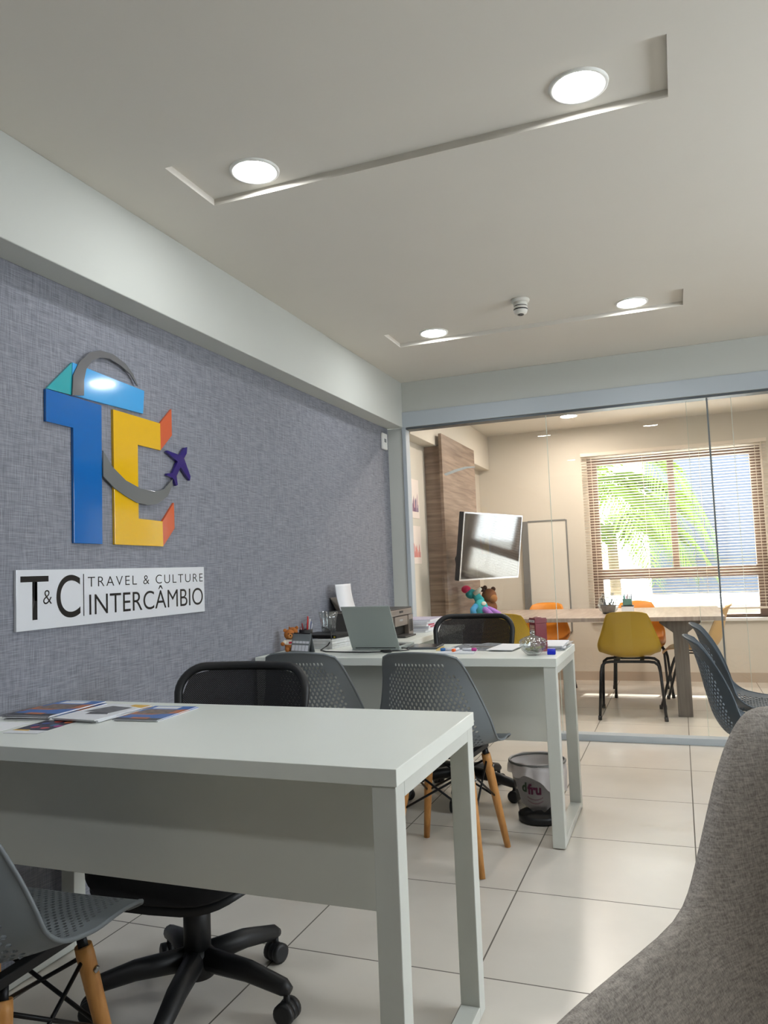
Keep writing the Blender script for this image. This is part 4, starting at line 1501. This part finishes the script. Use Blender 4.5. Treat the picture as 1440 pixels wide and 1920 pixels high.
# phone box model
t = thing('phone_box_model', 'small dark red British phone box model beside the candy bowl', 'ornament', (-.60, 3.43, DZ), math.radians(-52))
t.scale = (.95, .95, 1.1)
red = mat('phonebox_red', (112, 8, 26), .3)
MB().box(-.034, .034, -.034, .034, 0, .010).build('plinth', red, t, bevel=.001)
MB().box(-.029, .029, -.029, .029, .010, .112).build('body', red, t, bevel=.001)
MB().box(-.031, .031, -.031, .031, .112, .128).build('header', red, t, bevel=.001)
MB().ball((0, 0, .124), .034, 3, (.85, .85, .4)).box(-.029, .029, -.029, .029, .128, .132).build('roof', red, t)
pane = mat('phonebox_pane', (206, 178, 150), .3)
wh = mat('phonebox_white', (230, 226, 220), .4)
dk = mat('phonebox_text', (40, 20, 20), .4)
for f in range(1):
    Rz = Matrix.Rotation(f * PI / 2, 4, 'Z')
    b = MB()
    for cx in range(3):
        for cz in range(6):
            b.box(-.018 + cx * .0145, -.011 + cx * .0145, -.0298, -.0290, .022 + cz * .014, .034 + cz * .014, xf=Rz)
    b.build('glazing', pane, t)
    MB().box(-.026, .026, -.0318, -.0309, .1155, .1245, xf=Rz).build('name_board', wh, t)
    text('board_lettering', 'TELEPHONE', Rz @ Matrix(((1, 0, 0, 0), (0, 0, -1, -.032), (0, 1, 0, .1175), (0, 0, 0, 1))), .0075, dk, t, align='CENTER', extrude=.0002)

t = thing('blue_clip_box', 'small bright blue plastic block at the corner of the laptop desk', 'block', (-.527, 3.305, DZ), math.radians(4))
bl = mat('bright_blue', (10, 34, 190), .35)
MB().box(-.017, .017, -.016, .016, 0, .014).build('case', bl, t, bevel=.002)
MB().prism([(-.016, .014), (.016, .014), (.012, .024), (-.010, .024)], lambda a, z_, d: (d, a, z_), -.016, .016).build('flap', bl, t, bevel=.001)

# ------------------------------------------------------------------ waste bin
t = thing('waste_bin', 'round black wire mesh waste bin under the end of the laptop desk', 'bin', (-.648, 3.50, 0))
H_ = .262
prof = lambda z_: .088 + .034 * z_ / H_
binnet = mat_net('bin_netting', (18, 18, 20), 260, .40)
nt = binnet.node_tree
tc_ = nt.nodes.new('ShaderNodeTexCoord')
sx_n = nt.nodes.new('ShaderNodeSeparateXYZ')
nt.links.new(tc_.outputs['Object'], sx_n.inputs[0])
ang = math_node(nt, 'MULTIPLY', math_node(nt, 'ARCTAN2', sx_n.outputs[1], sx_n.outputs[0]), .105)
cb = nt.nodes.new('ShaderNodeCombineXYZ')
nt.links.new(math_node(nt, 'ADD', ang, sx_n.outputs[2]), cb.inputs[0])
nt.links.new(math_node(nt, 'SUBTRACT', ang, sx_n.outputs[2]), cb.inputs[1])
vor = [n_ for n_ in nt.nodes if n_.type == 'TEX_VORONOI'][0]
nt.links.new(cb.outputs[0], vor.inputs['Vector'])
MB().lathe([(prof(k * H_ / 8), .03 + k * (H_ - .03) / 8) for k in range(9)], n=48, caps=False).build('mesh_wall', binnet, t)
MB().lathe([(.001, .006), (.090, .004), (.0935, .004), (.0945, .032), (.090, .034)], n=48, caps=False).build('base_tray', M['black'], t)
MB().tube([(prof(H_) * math.cos(2 * PI * k / 48), prof(H_) * math.sin(2 * PI * k / 48), H_) for k in range(48)], .006, 8, True).build('rim', mat('bin_rim', (120, 122, 122), .4, .4), t)
# plastic bag liner
bagm = mat('thin_bag', (226, 222, 224), .35, noise=.06, nscale=12, alpha=.72)
t = thing('bin_bag', 'translucent white printed plastic bag lining the waste bin, folded over its rim', 'bag', (-.648, 3.50, 0))
b = MB()
n = 96
rings = []
sag = lambda a: .046 + .085 * max(0, math.cos(a + .25)) ** 1.6 + .007 * math.sin(a * 5) + .005 * math.sin(a * 11)
for kind, s in [('o', 1.0), ('o', .66), ('o', .33), ('t', 0), ('i', .1), ('i', .3), ('i', .5), ('i', .7), ('i', .85), ('c', 1)]:
    ring = []
    for j in range(n):
        a = 2 * PI * j / n
        if kind == 'o':
            z_ = H_ - sag(a) * s
            r = prof(z_) + .009 + .006 * s * math.sin(a * 13) + .004 * s
        elif kind == 't':
            z_, r = H_ + .0085 + .002 * math.sin(a * 9), prof(H_) + .001
        elif kind == 'i':
            z_ = H_ - (H_ - .055) * s
            r = prof(z_) - .008 - .006 * s * (1 + math.sin(a * 7 + s * 4)) - .03 * max(0, s - .6)
        else:
            z_, r = .050 + .01 * math.sin(a * 3), .03
        ring.append(b.bm.verts.new((r * math.cos(a), r * math.sin(a), z_)))
    rings.append(ring)
for A, B in zip(rings, rings[1:]):
    for j in range(n):
        b.bm.faces.new((A[j], A[(j + 1) % n], B[(j + 1) % n], B[j]))
b.bm.faces.new(rings[-1])
b.build('liner', bagm, t, smooth=True)
pur = mat('bag_purple', (128, 20, 84), .4)
grn = mat('bag_green', (60, 92, 60), .4)


def wrap_text(s, a0, z0, size, m, rr_, name='print'):
    """lettering bent around the bin wall; a0 = angle of the first letter"""
    o = text(name, s, Matrix.Identity(4), size, m, t, extrude=0, offset=.002 * size / .05)
    for v in o.data.vertices:
        a = a0 + v.co.x / rr_
        r = prof(z0) - .003
        v.co = Vector((r * math.cos(a), r * math.sin(a), z0 + v.co.y))
    return o


wrap_text('fru', math.radians(-106), .140, .058, pur, .115)
wrap_text('d', math.radians(-122), .148, .054, grn, .115)
# arcs of small print drawn as short dashes under the word
b = MB()
for row in range(2):
    for k in range(11):
        a = math.radians(-108 + k * 3.6)
        z_ = .112 - row * .016 + .010 * ((k - 5) / 5) ** 2
        r = prof(z_) - .003
        b.quad(*[(r * math.cos(a + da), r * math.sin(a + da), z_ + dz) for da, dz in ((0, 0), (.035, 0), (.035, .005), (0, .005))])
b.build('small_print', pur, t)

# ------------------------------------------------------------------ fabric armchair in the foreground
axf = Vector((.344, .939, 0))     # towards its back
axr = Vector((.939, -.344, 0))
ctr = Vector((.239, .962, 0))
t = thing('armchair', 'grey woven fabric tub armchair cut off at the lower corner, closest to the camera', 'armchair', ctr, -.41)
fab = mat_weave('armchair_cloth', (142, 135, 129), (198, 191, 183), 420, 60, .95, .5)


def tub(a):
    """rim point for angle a (0 = back, +-pi = front) : x, y, z"""
    ca, sa = math.cos(a), math.sin(a)
    e = .479
    x = .359 * math.copysign(abs(sa) ** e, sa)
    y = .446 * math.copysign(abs(ca) ** e, ca)
    k = max(0, min(1, (y - .118) / .25))
    k = k * k * (3 - 2 * k)
    z_ = .623 + .265 * k
    if y < -.36:
        q = min(1, (-.36 - y) / .08)
        z_ -= .10 * q * q if abs(x) > .2 else 0
    return x, y, z_


b = MB()
n = 96
rings = []
front = lambda a: abs(a) > math.radians(138)
prof_t = [(-.02, 0.30, 0), (-.005, .5, 0), (.0, .75, 0), (.004, .94, 0), (-.006, .985, .0), (-.022, 1.0, 0), (-.040, .985, 0), (-.052, .94, 0), (-.075, .7, 1), (-.10, .35, 1), (-.15, .06, 1), (-.22, 0, 1)]
for off, hz, inn in prof_t:
    ring = []
    for j in range(n):
        a = -PI + 2 * PI * j / n
        x, y, zr = tub(a)
        L = math.hypot(x, y)
        fr_ = 1 if y > -.38 or abs(x) > .33 else 0
        zr2 = zr if fr_ else .47
        zb = .25 if not inn else .43
        if not inn:
            z_ = .22 + (zr2 - .22) * hz if hz < .9 else zr2 - (1 - hz) * .6
        else:
            z_ = .43 + max(0, (zr2 - .43)) * hz
        k = (L + off) / L
        ring.append(b.bm.verts.new((x * k, y * k, z_)))
    rings.append(ring)
for A, B in zip(rings, rings[1:]):
    for j in range(n):
        b.bm.faces.new((A[j], A[(j + 1) % n], B[(j + 1) % n], B[j]))
b.bm.faces.new(rings[0][::-1])
b.bm.faces.new(rings[-1])
b.build('shell', fab, t, smooth=True, sub=1)
pts = []
for j in range(n):
    a = -PI + 2 * PI * j / n
    x, y, zr = tub(a)
    if y > -.38 or abs(x) > .33:
        L = math.hypot(x, y)
        k = (L - .022) / L
        pts.append((x * k, y * k, zr + .001))
b = MB()
b.ball((0, -.04, .45), .27, 4, (1, 1, .16)).build('seat_cushion', fab, t, smooth=True)
for sx_ in (-1, 1):
    for sy in (-1, 1):
        MB().tube([(sx_ * .2, sy * .2, .235), (sx_ * .24, sy * .25, 0)], [.02, .012], 12).build('leg', M['wood_leg'], t)
